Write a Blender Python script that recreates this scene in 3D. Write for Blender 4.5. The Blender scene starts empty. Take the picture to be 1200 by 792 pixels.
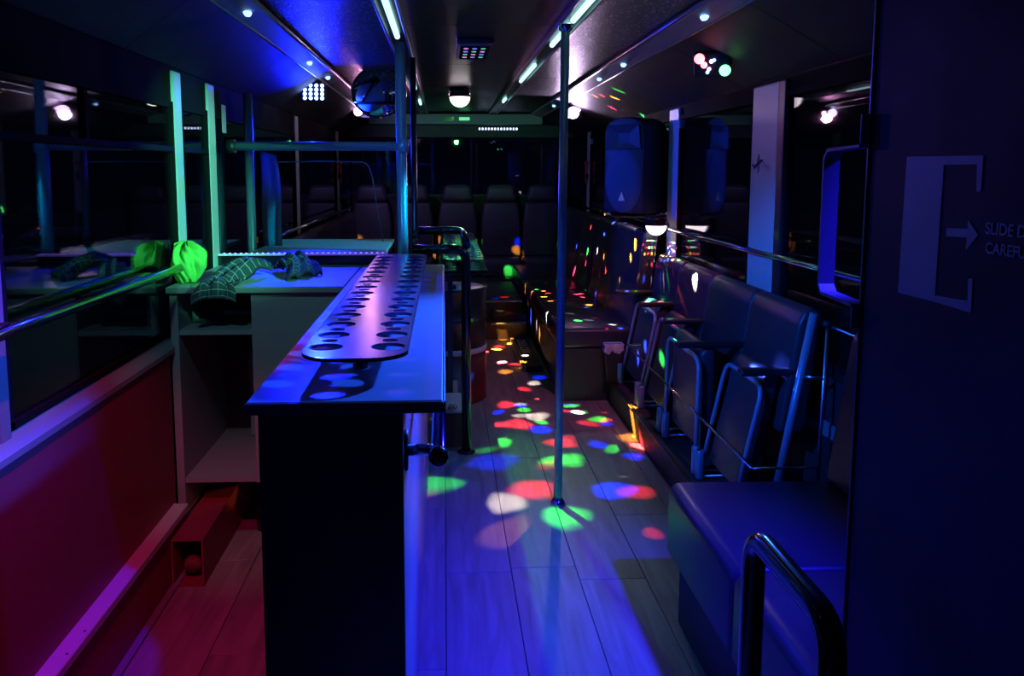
import bpy, bmesh, math, random
from mathutils import Vector, Matrix, Euler
random.seed(7)
SC = bpy.context.scene
COL = SC.collection
PI = math.pi

# ------------------------------------------------------------------ camera
F, CX, CY, CAMZ = 950.0, 565.0, 308.0, 1.55
PITCH = math.atan2(CY - 200, F)
YAW = math.atan2(CX - 520, F) * math.cos(PITCH)
FW = Vector((math.sin(YAW) * math.cos(PITCH), math.cos(YAW) * math.cos(PITCH), -math.sin(PITCH)))
RT = Vector((math.cos(YAW), -math.sin(YAW), 0))
UP = RT.cross(FW)
EYE = Vector((0, 0, CAMZ))
cam = bpy.data.cameras.new('camera')
cam.sensor_fit = 'HORIZONTAL'; cam.sensor_width = 36; cam.lens = 36 * F / 1200
cam.shift_x = (600 - CX) / 1200; cam.shift_y = -(396 - CY) / 1200
cam.clip_start = 0.02
co = bpy.data.objects.new('camera', cam); COL.objects.link(co)
co.matrix_world = Matrix.Translation(EYE) @ Matrix((RT, UP, -FW)).transposed().to_4x4()
SC.camera = co

# ------------------------------------------------------------------ world, exposure
w = bpy.data.worlds.new('night'); SC.world = w; w.use_nodes = True
w.node_tree.nodes['Background'].inputs[0].default_value = (0.010, 0.016, 0.060, 1)
w.node_tree.nodes['Background'].inputs[1].default_value = 0.05
SC.view_settings.view_transform = 'Standard'
SC.view_settings.look = 'None'
SC.view_settings.gamma = 1.0
SC.view_settings.use_curve_mapping = False
SC.view_settings.exposure = 0.0


def pix(px, py, x=None, y=None, z=None):
    """point of the pixel's ray on the plane x=, y= or z="""
    d = FW * F + RT * (px - CX) - UP * (py - CY)
    if x is not None: t = (x - EYE.x) / d.x
    elif y is not None: t = (y - EYE.y) / d.y
    else: t = (z - EYE.z) / d.z
    return EYE + d * t


# ------------------------------------------------------------------ materials
M = {}


def nodes(name):
    m = bpy.data.materials.new(name); m.use_nodes = True
    nt = m.node_tree
    return m, nt, nt.nodes['Principled BSDF'], nt.nodes, nt.links


def mat(name, col, rough=.5, metal=0., noise=None, bump=None, spec=.5, coat=0., emit=None, es=0., vary=0.):
    m, nt, b, N, L = nodes(name)
    b.inputs['Base Color'].default_value = (*col, 1)
    b.inputs['Roughness'].default_value = rough
    b.inputs['Metallic'].default_value = metal
    b.inputs['Specular IOR Level'].default_value = spec
    b.inputs['Coat Weight'].default_value = coat
    if emit:
        b.inputs['Emission Color'].default_value = (*emit, 1)
        b.inputs['Emission Strength'].default_value = es
    tc = N.new('ShaderNodeTexCoord')
    nz = N.new('ShaderNodeTexNoise')
    sc = noise or (8, 8, 8)
    mp = N.new('ShaderNodeMapping'); mp.inputs['Scale'].default_value = sc
    L.new(tc.outputs['Object'], mp.inputs[0]); L.new(mp.outputs[0], nz.inputs[0])
    nz.inputs['Scale'].default_value = 1.0; nz.inputs['Detail'].default_value = 4
    if vary:
        mx = N.new('ShaderNodeMix'); mx.data_type = 'RGBA'
        mx.inputs[6].default_value = (*[c * (1 - vary) for c in col], 1)
        mx.inputs[7].default_value = (*[min(1, c * (1 + vary)) for c in col], 1)
        L.new(nz.outputs[0], mx.inputs[0]); L.new(mx.outputs[2], b.inputs['Base Color'])
    rm = N.new('ShaderNodeMapRange')
    rm.inputs[3].default_value = max(.02, rough * .85); rm.inputs[4].default_value = min(1, rough * 1.15)
    L.new(nz.outputs[0], rm.inputs[0]); L.new(rm.outputs[0], b.inputs['Roughness'])
    if bump:
        n2 = N.new('ShaderNodeTexNoise'); n2.inputs['Scale'].default_value = bump[0]
        n2.inputs['Detail'].default_value = 3
        L.new(tc.outputs['Object'], n2.inputs[0])
        bp = N.new('ShaderNodeBump'); bp.inputs['Strength'].default_value = bump[1]; bp.inputs['Distance'].default_value = .002
        L.new(n2.outputs[0], bp.inputs['Height']); L.new(bp.outputs[0], b.inputs['Normal'])
    M[name] = m
    return m


def emis(name, col, s):
    m, nt, b, N, L = nodes(name)
    b.inputs['Base Color'].default_value = (.8, .8, .8, 1)
    b.inputs['Emission Color'].default_value = (*col, 1)
    b.inputs['Emission Strength'].default_value = s
    M[name] = m


def wood(name, c0, c1, sc, rough, obj_random=0., bump=.15):
    m, nt, b, N, L = nodes(name)
    tc = N.new('ShaderNodeTexCoord'); mp = N.new('ShaderNodeMapping'); mp.inputs['Scale'].default_value = sc
    L.new(tc.outputs['Object'], mp.inputs[0])
    oi = N.new('ShaderNodeObjectInfo')
    ad = N.new('ShaderNodeVectorMath'); ad.operation = 'ADD'
    ml = N.new('ShaderNodeMath'); ml.operation = 'MULTIPLY'; ml.inputs[1].default_value = 37
    L.new(oi.outputs['Random'], ml.inputs[0]); L.new(mp.outputs[0], ad.inputs[0]); L.new(ml.outputs[0], ad.inputs[1])
    nz = N.new('ShaderNodeTexNoise'); nz.inputs['Scale'].default_value = 1; nz.inputs['Detail'].default_value = 7
    nz.inputs['Distortion'].default_value = .8
    L.new(ad.outputs[0], nz.inputs[0])
    cr = N.new('ShaderNodeValToRGB')
    cr.color_ramp.elements[0].color = (*c0, 1); cr.color_ramp.elements[0].position = .3
    cr.color_ramp.elements[1].color = (*c1, 1); cr.color_ramp.elements[1].position = .7
    L.new(nz.outputs[0], cr.inputs[0])
    hs = N.new('ShaderNodeHueSaturation')
    mr = N.new('ShaderNodeMapRange'); mr.inputs[3].default_value = 1 - obj_random; mr.inputs[4].default_value = 1 + obj_random
    L.new(oi.outputs['Random'], mr.inputs[0]); L.new(mr.outputs[0], hs.inputs['Value'])
    L.new(cr.outputs[0], hs.inputs['Color']); L.new(hs.outputs[0], b.inputs['Base Color'])
    b.inputs['Roughness'].default_value = rough
    bp = N.new('ShaderNodeBump'); bp.inputs['Strength'].default_value = bump; bp.inputs['Distance'].default_value = .002
    L.new(nz.outputs[0], bp.inputs['Height']); L.new(bp.outputs[0], b.inputs['Normal'])
    M[name] = m


def glass_mat(name, base, tint):
    """thin pane: clear straight through, mirror-like at grazing angles, the same from both faces"""
    m = bpy.data.materials.new(name); m.use_nodes = True
    nt = m.node_tree; N = nt.nodes; L = nt.links; N.clear()
    out = N.new('ShaderNodeOutputMaterial'); mx = N.new('ShaderNodeMixShader')
    tr = N.new('ShaderNodeBsdfTransparent'); tr.inputs[0].default_value = (*tint, 1)
    gl = N.new('ShaderNodeBsdfGlossy'); gl.inputs['Roughness'].default_value = .015
    lw = N.new('ShaderNodeLayerWeight'); lw.inputs[0].default_value = .5
    pw = N.new('ShaderNodeMath'); pw.operation = 'POWER'; pw.inputs[1].default_value = 4
    ma = N.new('ShaderNodeMath'); ma.operation = 'MULTIPLY_ADD'; ma.inputs[1].default_value = 1 - base; ma.inputs[2].default_value = base
    L.new(lw.outputs['Facing'], pw.inputs[0]); L.new(pw.outputs[0], ma.inputs[0]); L.new(ma.outputs[0], mx.inputs[0])
    L.new(tr.outputs[0], mx.inputs[1]); L.new(gl.outputs[0], mx.inputs[2]); L.new(mx.outputs[0], out.inputs[0])
    M[name] = m


def stipple_mat(name):
    m, nt, b, N, L = nodes(name)
    b.inputs['Base Color'].default_value = (.30, .30, .33, 1); b.inputs['Metallic'].default_value = .85
    b.inputs['Roughness'].default_value = .38
    tc = N.new('ShaderNodeTexCoord')
    vo = N.new('ShaderNodeTexVoronoi'); vo.inputs['Scale'].default_value = 95
    L.new(tc.outputs['Object'], vo.inputs[0])
    v2 = N.new('ShaderNodeTexVoronoi'); v2.inputs['Scale'].default_value = 38
    L.new(tc.outputs['Object'], v2.inputs[0])
    lt = N.new('ShaderNodeMath'); lt.operation = 'LESS_THAN'; lt.inputs[1].default_value = .26; L.new(v2.outputs['Distance'], lt.inputs[0])
    sx = N.new('ShaderNodeSeparateXYZ'); L.new(v2.outputs['Color'], sx.inputs[0])
    mu = N.new('ShaderNodeMath'); mu.operation = 'MULTIPLY'; L.new(lt.outputs[0], mu.inputs[0]); L.new(sx.outputs[0], mu.inputs[1])
    mx = N.new('ShaderNodeMix'); mx.data_type = 'RGBA'
    mx.inputs[6].default_value = (.13, .13, .145, 1); mx.inputs[7].default_value = (1, 1, 1, 1)  # white flecks painted into the colour as glints off the stippled metal
    L.new(mu.outputs[0], mx.inputs[0]); L.new(mx.outputs[2], b.inputs['Base Color'])
    bp = N.new('ShaderNodeBump'); bp.inputs['Strength'].default_value = .6; bp.inputs['Distance'].default_value = .004
    L.new(vo.outputs[0], bp.inputs['Height']); L.new(bp.outputs[0], b.inputs['Normal'])
    M[name] = m


def towel_mat(name):
    """dark cloth woven with thin pale lines, laid out in the cloth's own UVs"""
    m, nt, b, N, L = nodes(name)
    b.inputs['Roughness'].default_value = .9
    uv = N.new('ShaderNodeUVMap'); sp = N.new('ShaderNodeSeparateXYZ'); L.new(uv.outputs[0], sp.inputs[0])
    outs = []
    for ax, n in ((0, 13), (1, 5)):
        a = N.new('ShaderNodeMath'); a.operation = 'MULTIPLY'; a.inputs[1].default_value = n
        f_ = N.new('ShaderNodeMath'); f_.operation = 'FRACT'
        c = N.new('ShaderNodeMath'); c.operation = 'LESS_THAN'; c.inputs[1].default_value = .11 if ax == 0 else .05
        L.new(sp.outputs[ax], a.inputs[0]); L.new(a.outputs[0], f_.inputs[0]); L.new(f_.outputs[0], c.inputs[0]); outs.append(c)
    mxm = N.new('ShaderNodeMath'); mxm.operation = 'MAXIMUM'
    L.new(outs[0].outputs[0], mxm.inputs[0]); L.new(outs[1].outputs[0], mxm.inputs[1])
    mx = N.new('ShaderNodeMix'); mx.data_type = 'RGBA'
    mx.inputs[6].default_value = (.032, .045, .062, 1); mx.inputs[7].default_value = (.26, .30, .32, 1)
    L.new(mxm.outputs[0], mx.inputs[0]); L.new(mx.outputs[2], b.inputs['Base Color'])
    M[name] = m


wood('plank', (.20, .185, .18), (.36, .335, .32), (22, 2.2, 22), .42, .12)
wood('ceiling_grain', (.018, .012, .016), (.055, .035, .045), (2.0, 45, 10), .30, .05, .3)
wood('bar_wood', (.014, .013, .015), (.032, .03, .034), (6, 6, 1.2), .6, .0, .1)
wood('bar_side', (.20, .17, .22), (.30, .26, .32), (6, 1.5, 40), .38, .0, .1)
mat('bar_laminate', (.46, .48, .54), .34, vary=.06, noise=(30, 30, 30))
mat('bar_edge', (.10, .11, .10), .5)
mat('cabinet', (.24, .29, .29), .55, vary=.1, noise=(3, 3, 30))
mat('cabinet_dark', (.05, .055, .07), .6)
stipple_mat('stipple')
mat('cove', (.018, .017, .024), .6, vary=.2, spec=.3)
mat('alu', (.42, .45, .46), .30, 1.0)
mat('alu_dark', (.10, .11, .12), .32, .9)
mat('chrome', (.75, .77, .80), .12, 1.0)
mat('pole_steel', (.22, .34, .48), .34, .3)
mat('black_gloss', (.010, .010, .012), .16, coat=.5)
mat('black_plastic', (.014, .014, .017), .45, bump=(180, .2))
mat('black_matt', (.008, .008, .010), .9, spec=.08)
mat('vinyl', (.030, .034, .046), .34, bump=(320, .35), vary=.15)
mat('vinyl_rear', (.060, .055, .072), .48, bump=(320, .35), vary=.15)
mat('wall_dark', (.022, .022, .030), .6, vary=.2)
mat('red_panel', (.24, .018, .06), .55, vary=.06)
mat('pale_paint', (.50, .53, .55), .45, vary=.08)
mat('grey_paint', (.20, .21, .25), .5, vary=.08)
mat('door_panel', (.012, .013, .018), .6, vary=.1, spec=.25)
mat('sign_white', (.46, .47, .50), .5)
mat('speaker_body', (.014, .016, .030), .5, bump=(260, .6))
mat('speaker_grille', (.045, .065, .16), .6, bump=(420, 1.0))
mat('logo_silver', (.72, .70, .58), .4)
mat('drum_black', (.014, .014, .020), .38)
mat('drum_red', (.09, .008, .012), .45)
mat('drum_band', (.55, .55, .60), .5)
mat('white_plastic', (.65, .66, .70), .4)
mat('carton', (.17, .07, .05), .7)
mat('green_cloth', (.18, .62, .10), .95, bump=(260, .5))
mat('tray', (.24, .22, .36), .24, .45, vary=.06)
mat('red_plastic', (.75, .04, .05), .4)
mat('step_dark', (.05, .045, .055), .6)
mat('pale_sheet', (.22, .23, .30), .6)
mat('mirror', (.75, .75, .80), .05, 1.0)
mat('blue_disc', (.25, .42, .85), .4)
mat('liner', (.5, .5, .55), .25)
towel_mat('towel')
glass_mat('pane', .06, (.75, .78, .85))
glass_mat('perspex', .05, (.92, .94, .97))
emis('led_white', (.50, .95, 1.0), 1.6)
emis('led_white_dim', (.55, .95, 1.0), 4)
emis('led_blue', (.25, .5, 1.0), 3)
emis('led_blue_hot', (.20, .34, 1.0), 16)
emis('led_violet', (.20, .08, 1.0), .35)
emis('lens_pink', (1, .25, .7), .6)
emis('lens_blue', (.2, .25, 1), .6)
emis('lens_green', (.2, 1, .4), .4)
emis('led_violet_hot', (.35, .20, 1.0), 2.5)
emis('led_red', (1.0, .16, .16), 5)
emis('led_green', (.16, 1.0, .28), 4)
emis('led_pink', (1.0, .55, .95), 9)
emis('led_lilac', (.80, .42, 1.0), 9)
emis('exit_green', (.15, 1.0, .35), .8)
emis('dot_white', (.55, .62, 1.0), 3)
emis('dome_glow', (1.0, .84, .90), 3)
emis('dome_glow_soft', (1.0, .72, .78), .9)


# ------------------------------------------------------------------ mesh helpers
def new_bm(): return bmesh.new()


def box(bm, x0, x1, y0, y1, z0, z1, bev=0., seg=2, mtx=None):
    t = bmesh.new()
    bmesh.ops.create_cube(t, size=1)
    bmesh.ops.scale(t, vec=(abs(x1 - x0), abs(y1 - y0), abs(z1 - z0)), verts=t.verts)
    bmesh.ops.translate(t, vec=((x0 + x1) / 2, (y0 + y1) / 2, (z0 + z1) / 2), verts=t.verts)
    if bev:
        bmesh.ops.bevel(t, geom=list(t.edges), offset=bev, segments=seg, profile=.5, affect='EDGES', clamp_overlap=True)
    join(bm, t, mtx)
    return bm


def join(bm, t, mtx=None):
    if mtx is not None: bmesh.ops.transform(t, matrix=mtx, verts=t.verts)
    vm = {}
    for v in t.verts: vm[v] = bm.verts.new(v.co)
    for f in t.faces:
        try:
            nf = bm.faces.new([vm[v] for v in f.verts]); nf.smooth = f.smooth
        except ValueError: pass
    t.free()


def fillet(pts, rad, n=6):
    pts = [Vector(p) for p in pts]; out = [pts[0]]
    for i in range(1, len(pts) - 1):
        a, b, c = pts[i - 1], pts[i], pts[i + 1]
        u = (a - b); v = (c - b)
        r = min(rad, u.length * .49, v.length * .49)
        p0 = b + u.normalized() * r; p1 = b + v.normalized() * r
        for k in range(n + 1):
            t = k / n
            out.append((1 - t) ** 2 * p0 + 2 * t * (1 - t) * b + t * t * p1)
    out.append(pts[-1]); return out


def tube(bm, pts, r, seg=12, cap=True, rr=None):
    pts = [Vector(p) for p in pts]; n = len(pts)
    rings = []; ref = None
    for i, p in enumerate(pts):
        if i == 0: d = pts[1] - pts[0]
        elif i == n - 1: d = pts[-1] - pts[-2]
        else: d = (pts[i + 1] - p).normalized() + (p - pts[i - 1]).normalized()
        d.normalize()
        if ref is None:
            ref = Vector((0, 0, 1)) if abs(d.z) < .9 else Vector((1, 0, 0))
        u = (ref - d * ref.dot(d)).normalized(); ref = u; v = d.cross(u)
        R = rr[i] if rr else r
        rings.append([bm.verts.new(p + (u * math.cos(2 * PI * k / seg) + v * math.sin(2 * PI * k / seg)) * R) for k in range(seg)])
    for a, b in zip(rings, rings[1:]):
        for k in range(seg):
            f = bm.faces.new((a[k], a[(k + 1) % seg], b[(k + 1) % seg], b[k])); f.smooth = True
    if cap:
        bm.faces.new(rings[0][::-1]); bm.faces.new(rings[-1])
    return bm


def lathe(bm, prof, c=(0, 0, 0), seg=24, mtx=None):
    t = bmesh.new(); rings = []
    for r, z in prof:
        if r < 1e-6: rings.append([t.verts.new((0, 0, z))])
        else: rings.append([t.verts.new((r * math.cos(2 * PI * k / seg), r * math.sin(2 * PI * k / seg), z)) for k in range(seg)])
    for a, b in zip(rings, rings[1:]):
        for k in range(seg):
            q = [a[k % len(a)], a[(k + 1) % len(a)], b[(k + 1) % len(b)], b[k % len(b)]]
            u = []
            for v in q:
                if v not in u: u.append(v)
            if len(u) > 2:
                f = t.faces.new(u); f.smooth = True
    mt = Matrix.Translation(c)
    join(bm, t, mt @ mtx if mtx is not None else mt)
    return bm


def prism(bm, poly, axis, a, b, bev=0., seg=2):
    """poly: 2D points; axis 'x' -> (y,z), 'y' -> (x,z), 'z' -> (x,y)"""
    t = bmesh.new()
    def P(p, s): return {'x': (s, p[0], p[1]), 'y': (p[0], s, p[1]), 'z': (p[0], p[1], s)}[axis]
    va = [t.verts.new(P(p, a)) for p in poly]; vb = [t.verts.new(P(p, b)) for p in poly]
    n = len(poly)
    t.faces.new(va[::-1]); t.faces.new(vb)
    for i in range(n): t.faces.new((va[i], va[(i + 1) % n], vb[(i + 1) % n], vb[i]))
    bmesh.ops.recalc_face_normals(t, faces=t.faces)
    if bev: bmesh.ops.bevel(t, geom=list(t.edges), offset=bev, segments=seg, profile=.5, affect='EDGES', clamp_overlap=True)
    join(bm, t); return bm


def mesh_obj(name, me, m, parent=None, local=False):
    o = bpy.data.objects.new(name, me); COL.objects.link(o)
    if m is not None:
        me.materials.clear(); me.materials.append(M[m])
    if parent is not None:
        o.parent = parent
        if not local: o.matrix_parent_inverse = parent.matrix_basis.inverted()
    return o


def obj(name, bm, m, parent=None, local=False, smooth=False):
    me = bpy.data.meshes.new(name)
    bmesh.ops.recalc_face_normals(bm, faces=bm.faces)
    if smooth:
        for f in bm.faces: f.smooth = True
    bm.to_mesh(me); bm.free()
    return mesh_obj(name, me, m, parent, local)


def B(name, m, parent, x0, x1, y0, y1, z0, z1, bev=0., seg=2, local=False):
    return obj(name, box(new_bm(), x0, x1, y0, y1, z0, z1, bev, seg), m, parent, local)


def T(name, m, parent, pts, r, seg=12, local=False, rad=None):
    return obj(name, tube(new_bm(), fillet(pts, rad) if rad else pts, r, seg), m, parent, local)


def thing(name, label, cat, loc=(0, 0, 0), rot=(0, 0, 0), group=None):
    o = bpy.data.objects.new(name, None); COL.objects.link(o)
    o.empty_display_size = .05
    o.location = loc; o.rotation_euler = rot
    return tag(o, label, cat, group)


def tag(o, label, cat, group=None):
    o['label'] = label; o['category'] = cat
    if group: o['group'] = group
    return o


def struct(name, bm=None, m=None, label=None):
    o = obj(name, bm, m) if bm is not None else bpy.data.objects.new(name, None)
    if bm is None: COL.objects.link(o)
    o['kind'] = 'structure'
    if label: o['label'] = label
    return o


def curve_mesh(splines, thick):
    cu = bpy.data.curves.new('shape', 'CURVE'); cu.dimensions = '2D'; cu.fill_mode = 'BOTH'; cu.extrude = thick / 2
    for pts in splines:
        s = cu.splines.new('POLY'); s.points.add(len(pts) - 1); s.use_cyclic_u = True
        for q, p in zip(s.points, pts): q.co = (p[0], p[1], 0, 1)
    o = bpy.data.objects.new('shape', cu); COL.objects.link(o)
    me = bpy.data.meshes.new_from_object(o.evaluated_get(bpy.context.evaluated_depsgraph_get()))
    bpy.data.objects.remove(o); bpy.data.curves.remove(cu)
    return me


def text_mesh(s, size, thick=.0008):
    cu = bpy.data.curves.new('lettering', 'FONT'); cu.body = s; cu.size = size; cu.extrude = thick / 2; cu.offset = size * .018
    o = bpy.data.objects.new('lettering', cu); COL.objects.link(o)
    me = bpy.data.meshes.new_from_object(o.evaluated_get(bpy.context.evaluated_depsgraph_get()))
    bpy.data.objects.remove(o); bpy.data.curves.remove(cu)
    return me


def circle(cx_, cy_, r, n=24): return [(cx_ + r * math.cos(2 * PI * k / n), cy_ + r * math.sin(2 * PI * k / n)) for k in range(n)]


def rrect(x0, x1, y0, y1, r, n=6):
    out = []
    for (cx_, cy_, a0) in ((x1 - r, y1 - r, 0), (x0 + r, y1 - r, PI / 2), (x0 + r, y0 + r, PI), (x1 - r, y0 + r, 1.5 * PI)):
        for k in range(n + 1):
            a = a0 + PI / 2 * k / n
            out.append((cx_ + r * math.cos(a), cy_ + r * math.sin(a)))
    return out


def aim(o, target):
    d = Vector(target) - o.location
    o.rotation_euler = d.to_track_quat('-Z', 'Y').to_euler()


def spot(name, loc, target, col, power, deg, blend=.4, size=.02):
    l = bpy.data.lights.new(name, 'SPOT'); l.color = col; l.energy = power
    l.spot_size = math.radians(deg); l.spot_blend = blend; l.shadow_soft_size = size
    o = bpy.data.objects.new(name, l); COL.objects.link(o); o.location = loc; aim(o, target)
    return o


def beams(name, loc, targets, power, grid=None):
    """projector lamp: one point source whose lenses throw a coloured dot at each (point, radius, colour)"""
    l = bpy.data.lights.new(name, 'POINT'); l.energy = power; l.shadow_soft_size = .004
    l.use_nodes = True; nt = l.node_tree; N = nt.nodes; L = nt.links
    em = N.get('Emission') or N.new('ShaderNodeEmission')
    tc = N.new('ShaderNodeTexCoord')
    nrm = N.new('ShaderNodeVectorMath'); nrm.operation = 'NORMALIZE'
    wb_ = N.new('ShaderNodeTexNoise'); wb_.inputs['Scale'].default_value = 9; wb_.inputs['Detail'].default_value = 1
    L.new(tc.outputs['Normal'], wb_.inputs[0])
    ws = N.new('ShaderNodeVectorMath'); ws.operation = 'MULTIPLY_ADD'; ws.inputs[1].default_value = (.07, .07, .07)
    wo = N.new('ShaderNodeVectorMath'); wo.operation = 'SUBTRACT'; wo.inputs[1].default_value = (.5, .5, .5)
    L.new(wb_.outputs['Color'], wo.inputs[0]); L.new(wo.outputs[0], ws.inputs[0]); L.new(tc.outputs['Normal'], ws.inputs[2])
    L.new(ws.outputs[0], nrm.inputs[0])
    acc = None
    for (p, r, c) in targets:
        d = Vector(p) - Vector(loc); dist = d.length; d.normalize()
        a = math.atan2(r, dist)
        dt = N.new('ShaderNodeVectorMath'); dt.operation = 'DOT_PRODUCT'
        L.new(nrm.outputs[0], dt.inputs[0]); dt.inputs[1].default_value = d
        mr = N.new('ShaderNodeMapRange'); mr.interpolation_type = 'SMOOTHSTEP'
        mr.inputs[1].default_value = math.cos(a * 1.25); mr.inputs[2].default_value = math.cos(a * .35)
        L.new(dt.outputs['Value'], mr.inputs[0])
        k = dist * dist
        ma = N.new('ShaderNodeVectorMath'); ma.operation = 'MULTIPLY_ADD'
        L.new(mr.outputs[0], ma.inputs[0]); ma.inputs[1].default_value = Vector(c) * k
        if acc: L.new(acc.outputs[0], ma.inputs[2])
        else: ma.inputs[2].default_value = (0, 0, 0)
        acc = ma
    if grid:                                # (voronoi scale, dot radius, strength, min z-down)
        vo = N.new('ShaderNodeTexVoronoi'); vo.inputs['Scale'].default_value = grid[0]; vo.inputs['Randomness'].default_value = grid[4]
        L.new(nrm.outputs[0], vo.inputs[0])
        mr = N.new('ShaderNodeMapRange'); mr.interpolation_type = 'SMOOTHSTEP'
        mr.inputs[1].default_value = grid[1]; mr.inputs[2].default_value = grid[1] * .6
        L.new(vo.outputs['Distance'], mr.inputs[0])
        cr = N.new('ShaderNodeValToRGB'); cr.color_ramp.interpolation = 'CONSTANT'
        cols = [(1, .05, .05), (.05, 1, .1), (.05, .1, 1), (1, .35, .03), (1, .9, .8), (1, .04, .12)]
        e = cr.color_ramp.elements
        for i, c in enumerate(cols):
            el = e[i] if i < 2 else e.new(i / len(cols))
            el.position = i / len(cols); el.color = (*c, 1)
        sx = N.new('ShaderNodeSeparateXYZ'); L.new(vo.outputs['Color'], sx.inputs[0]); L.new(sx.outputs[0], cr.inputs[0])
        dt = N.new('ShaderNodeVectorMath'); dt.operation = 'DOT_PRODUCT'; L.new(nrm.outputs[0], dt.inputs[0])
        dt.inputs[1].default_value = Vector(grid[3][0]).normalized()
        cone = N.new('ShaderNodeMapRange'); cone.interpolation_type = 'SMOOTHSTEP'
        cone.inputs[1].default_value = math.cos(math.radians(grid[3][1])); cone.inputs[2].default_value = math.cos(math.radians(grid[3][1] * .8))
        L.new(dt.outputs['Value'], cone.inputs[0])
        m1 = N.new('ShaderNodeMath'); m1.operation = 'MULTIPLY'; L.new(mr.outputs[0], m1.inputs[0]); L.new(cone.outputs[0], m1.inputs[1])
        m2 = N.new('ShaderNodeMath'); m2.operation = 'MULTIPLY'; L.new(m1.outputs[0], m2.inputs[0]); m2.inputs[1].default_value = grid[2]
        ma = N.new('ShaderNodeVectorMath'); ma.operation = 'MULTIPLY_ADD'
        L.new(m2.outputs[0], ma.inputs[0]); L.new(cr.outputs[0], ma.inputs[1])
        if acc: L.new(acc.outputs[0], ma.inputs[2])
        else: ma.inputs[2].default_value = (0, 0, 0)
        acc = ma
    L.new(acc.outputs[0], em.inputs['Color']); em.inputs['Strength'].default_value = 1
    o = bpy.data.objects.new(name, l); COL.objects.link(o); o.location = loc
    return o


# ================================================================== THE BUS SHELL
XL, XR = -1.10, 1.52          # window planes
Y0, Y1 = -1.2, 9.75           # front bulkhead, rear wall
ZC = 2.22                     # flat ceiling
HEAD = 1.96                   # window head
# floor, with every plank of the vinyl laid as its own piece
floor = struct('floor', box(new_bm(), XL - .05, XR + .05, Y0, Y1, -.06, -.006), 'black_matt')
PW, PL = .255, 1.22
pm = bpy.data.meshes.new('floor_plank'); t = box(new_bm(), -PW / 2 + .0012, PW / 2 - .0012, -PL / 2 + .0012, PL / 2 - .0012, -.006, 0, .0012, 1)
t.to_mesh(pm); t.free(); pm.materials.append(M['plank'])
for i in range(-5, 6):
    x = (i + .5) * PW
    if x - PW / 2 < -1.3 or x + PW / 2 > 1.55: continue
    off = {0: 2.99, 1: 3.02}.get(i, 2.99 + ((i * 0.47) % 1) * PL)
    off = {-1: 3.60}.get(i, off)
    y = off - 3 * PL
    while y < 8.0:
        if y + PL > .3:
            o = bpy.data.objects.new('floor_plank', pm); COL.objects.link(o); o.parent = floor
            o.location = (x, y + PL / 2, 0)
        y += PL

# ceiling
ceil = struct('ceiling', box(new_bm(), XL - .05, XR + .05, Y0, Y1, ZC + .02, ZC + .08), 'black_matt')
RL, RR = -.22, .56            # the two lamp rails
OL, OR = -.755, 1.045         # the two outer rails along the coves
ys = [-1.2, .9, 2.45, 3.85, 5.25, 6.55, 7.6, 9.75]
for a, b in zip(ys, ys[1:]):
    B('ceiling_panel', 'ceiling_grain', ceil, RL + .05, RR - .05, a + .003, b - .003, ZC, ZC + .02, .002, 1)
ys2 = [-1.2, 1.3, 2.9, 4.42, 6.0, 7.7, 9.75]
for a, b in zip(ys2, ys2[1:]):
    B('stippled_panel', 'stipple', ceil, RR + .05, OR - .03, a + .003, b - .003, ZC, ZC + .02, .002, 1)
    B('stippled_panel', 'stipple', ceil, OL + .03, RL - .05, a + .003, b - .003, ZC, ZC + .02, .002, 1)
# coves: slanting panels between outer rail and window head
for side, xo, xw in ((-1, OL, XL), (1, OR, XR)):
    js = [-1.2, 1.5, 3.05, 4.10, 5.60, 6.05, 7.6, 9.75] if side > 0 else [-1.2, 1.35, 2.9, 4.42, 5.95, 7.5, 9.75]
    for a, b in zip(js, js[1:]):
        bm = new_bm()
        p = [(xo, ZC), (xw, HEAD), (xw, HEAD + .03), (xo, ZC + .03)]
        prism(bm, p, 'y', a + .002, b - .002)
        obj('cove_panel', bm, 'cove', ceil)
    bm = new_bm()
    prism(bm, [(xw - side * .012, HEAD + .004), (xw + side * .02, HEAD - .03), (xw + side * .05, HEAD), (xw + side * .02, HEAD + .03)], 'y', Y0, Y1)
    obj('head_trim', bm, 'black_matt' if side < 0 else 'black_plastic', ceil)

# side walls below the windows
wl = struct('wall_left', box(new_bm(), XL - .06, XL - .03, Y0, Y1, 0, .84), 'wall_dark')
bm = new_bm(); box(bm, XL - .03, -1.07, .2, 3.15, .24, .84); obj('red_panel', bm, 'red_panel', wl)
bm = new_bm(); box(bm, XL - .03, -1.07, 3.92, 9.05, .0, .84); obj('dark_panel', bm, 'wall_dark', wl)
bm = new_bm(); prism(bm, [(XL - .03, .84), (-1.062, .84), (-1.062, .858), (XL + .012, .90), (XL - .03, .90)], 'y', .2, 9.05); obj('ledge', bm, 'grey_paint', wl)
bm = new_bm(); box(bm, XL - .03, -1.025, .2, 3.13, 0, .215); obj('kick_duct', bm, 'red_panel', wl)
bm = new_bm(); box(bm, XL - .03, -1.015, .2, 3.13, .215, .245, .004, 1); obj('duct_trim', bm, 'pale_paint', wl)
for k in range(4):
    bm = new_bm(); lathe(bm, [(0, 0), (.004, 0), (.004, .002), (0, .002)], (-1.03, 1.9 + .11 * k, .245), 8); obj('screw', bm, 'alu_dark', wl)
bm = new_bm(); box(bm, -1.025, -1.0, .2, 3.13, 0, .012); obj('floor_bead', bm, 'grey_paint', wl)
wr = struct('wall_right', box(new_bm(), XR + .0, XR + .05, Y0, Y1, 0, .76), 'wall_dark')
bm = new_bm(); box(bm, XR - .012, XR + .02, Y0, Y1, .74, .78, .006, 1); obj('ledge', bm, 'alu_dark', wr)
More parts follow.
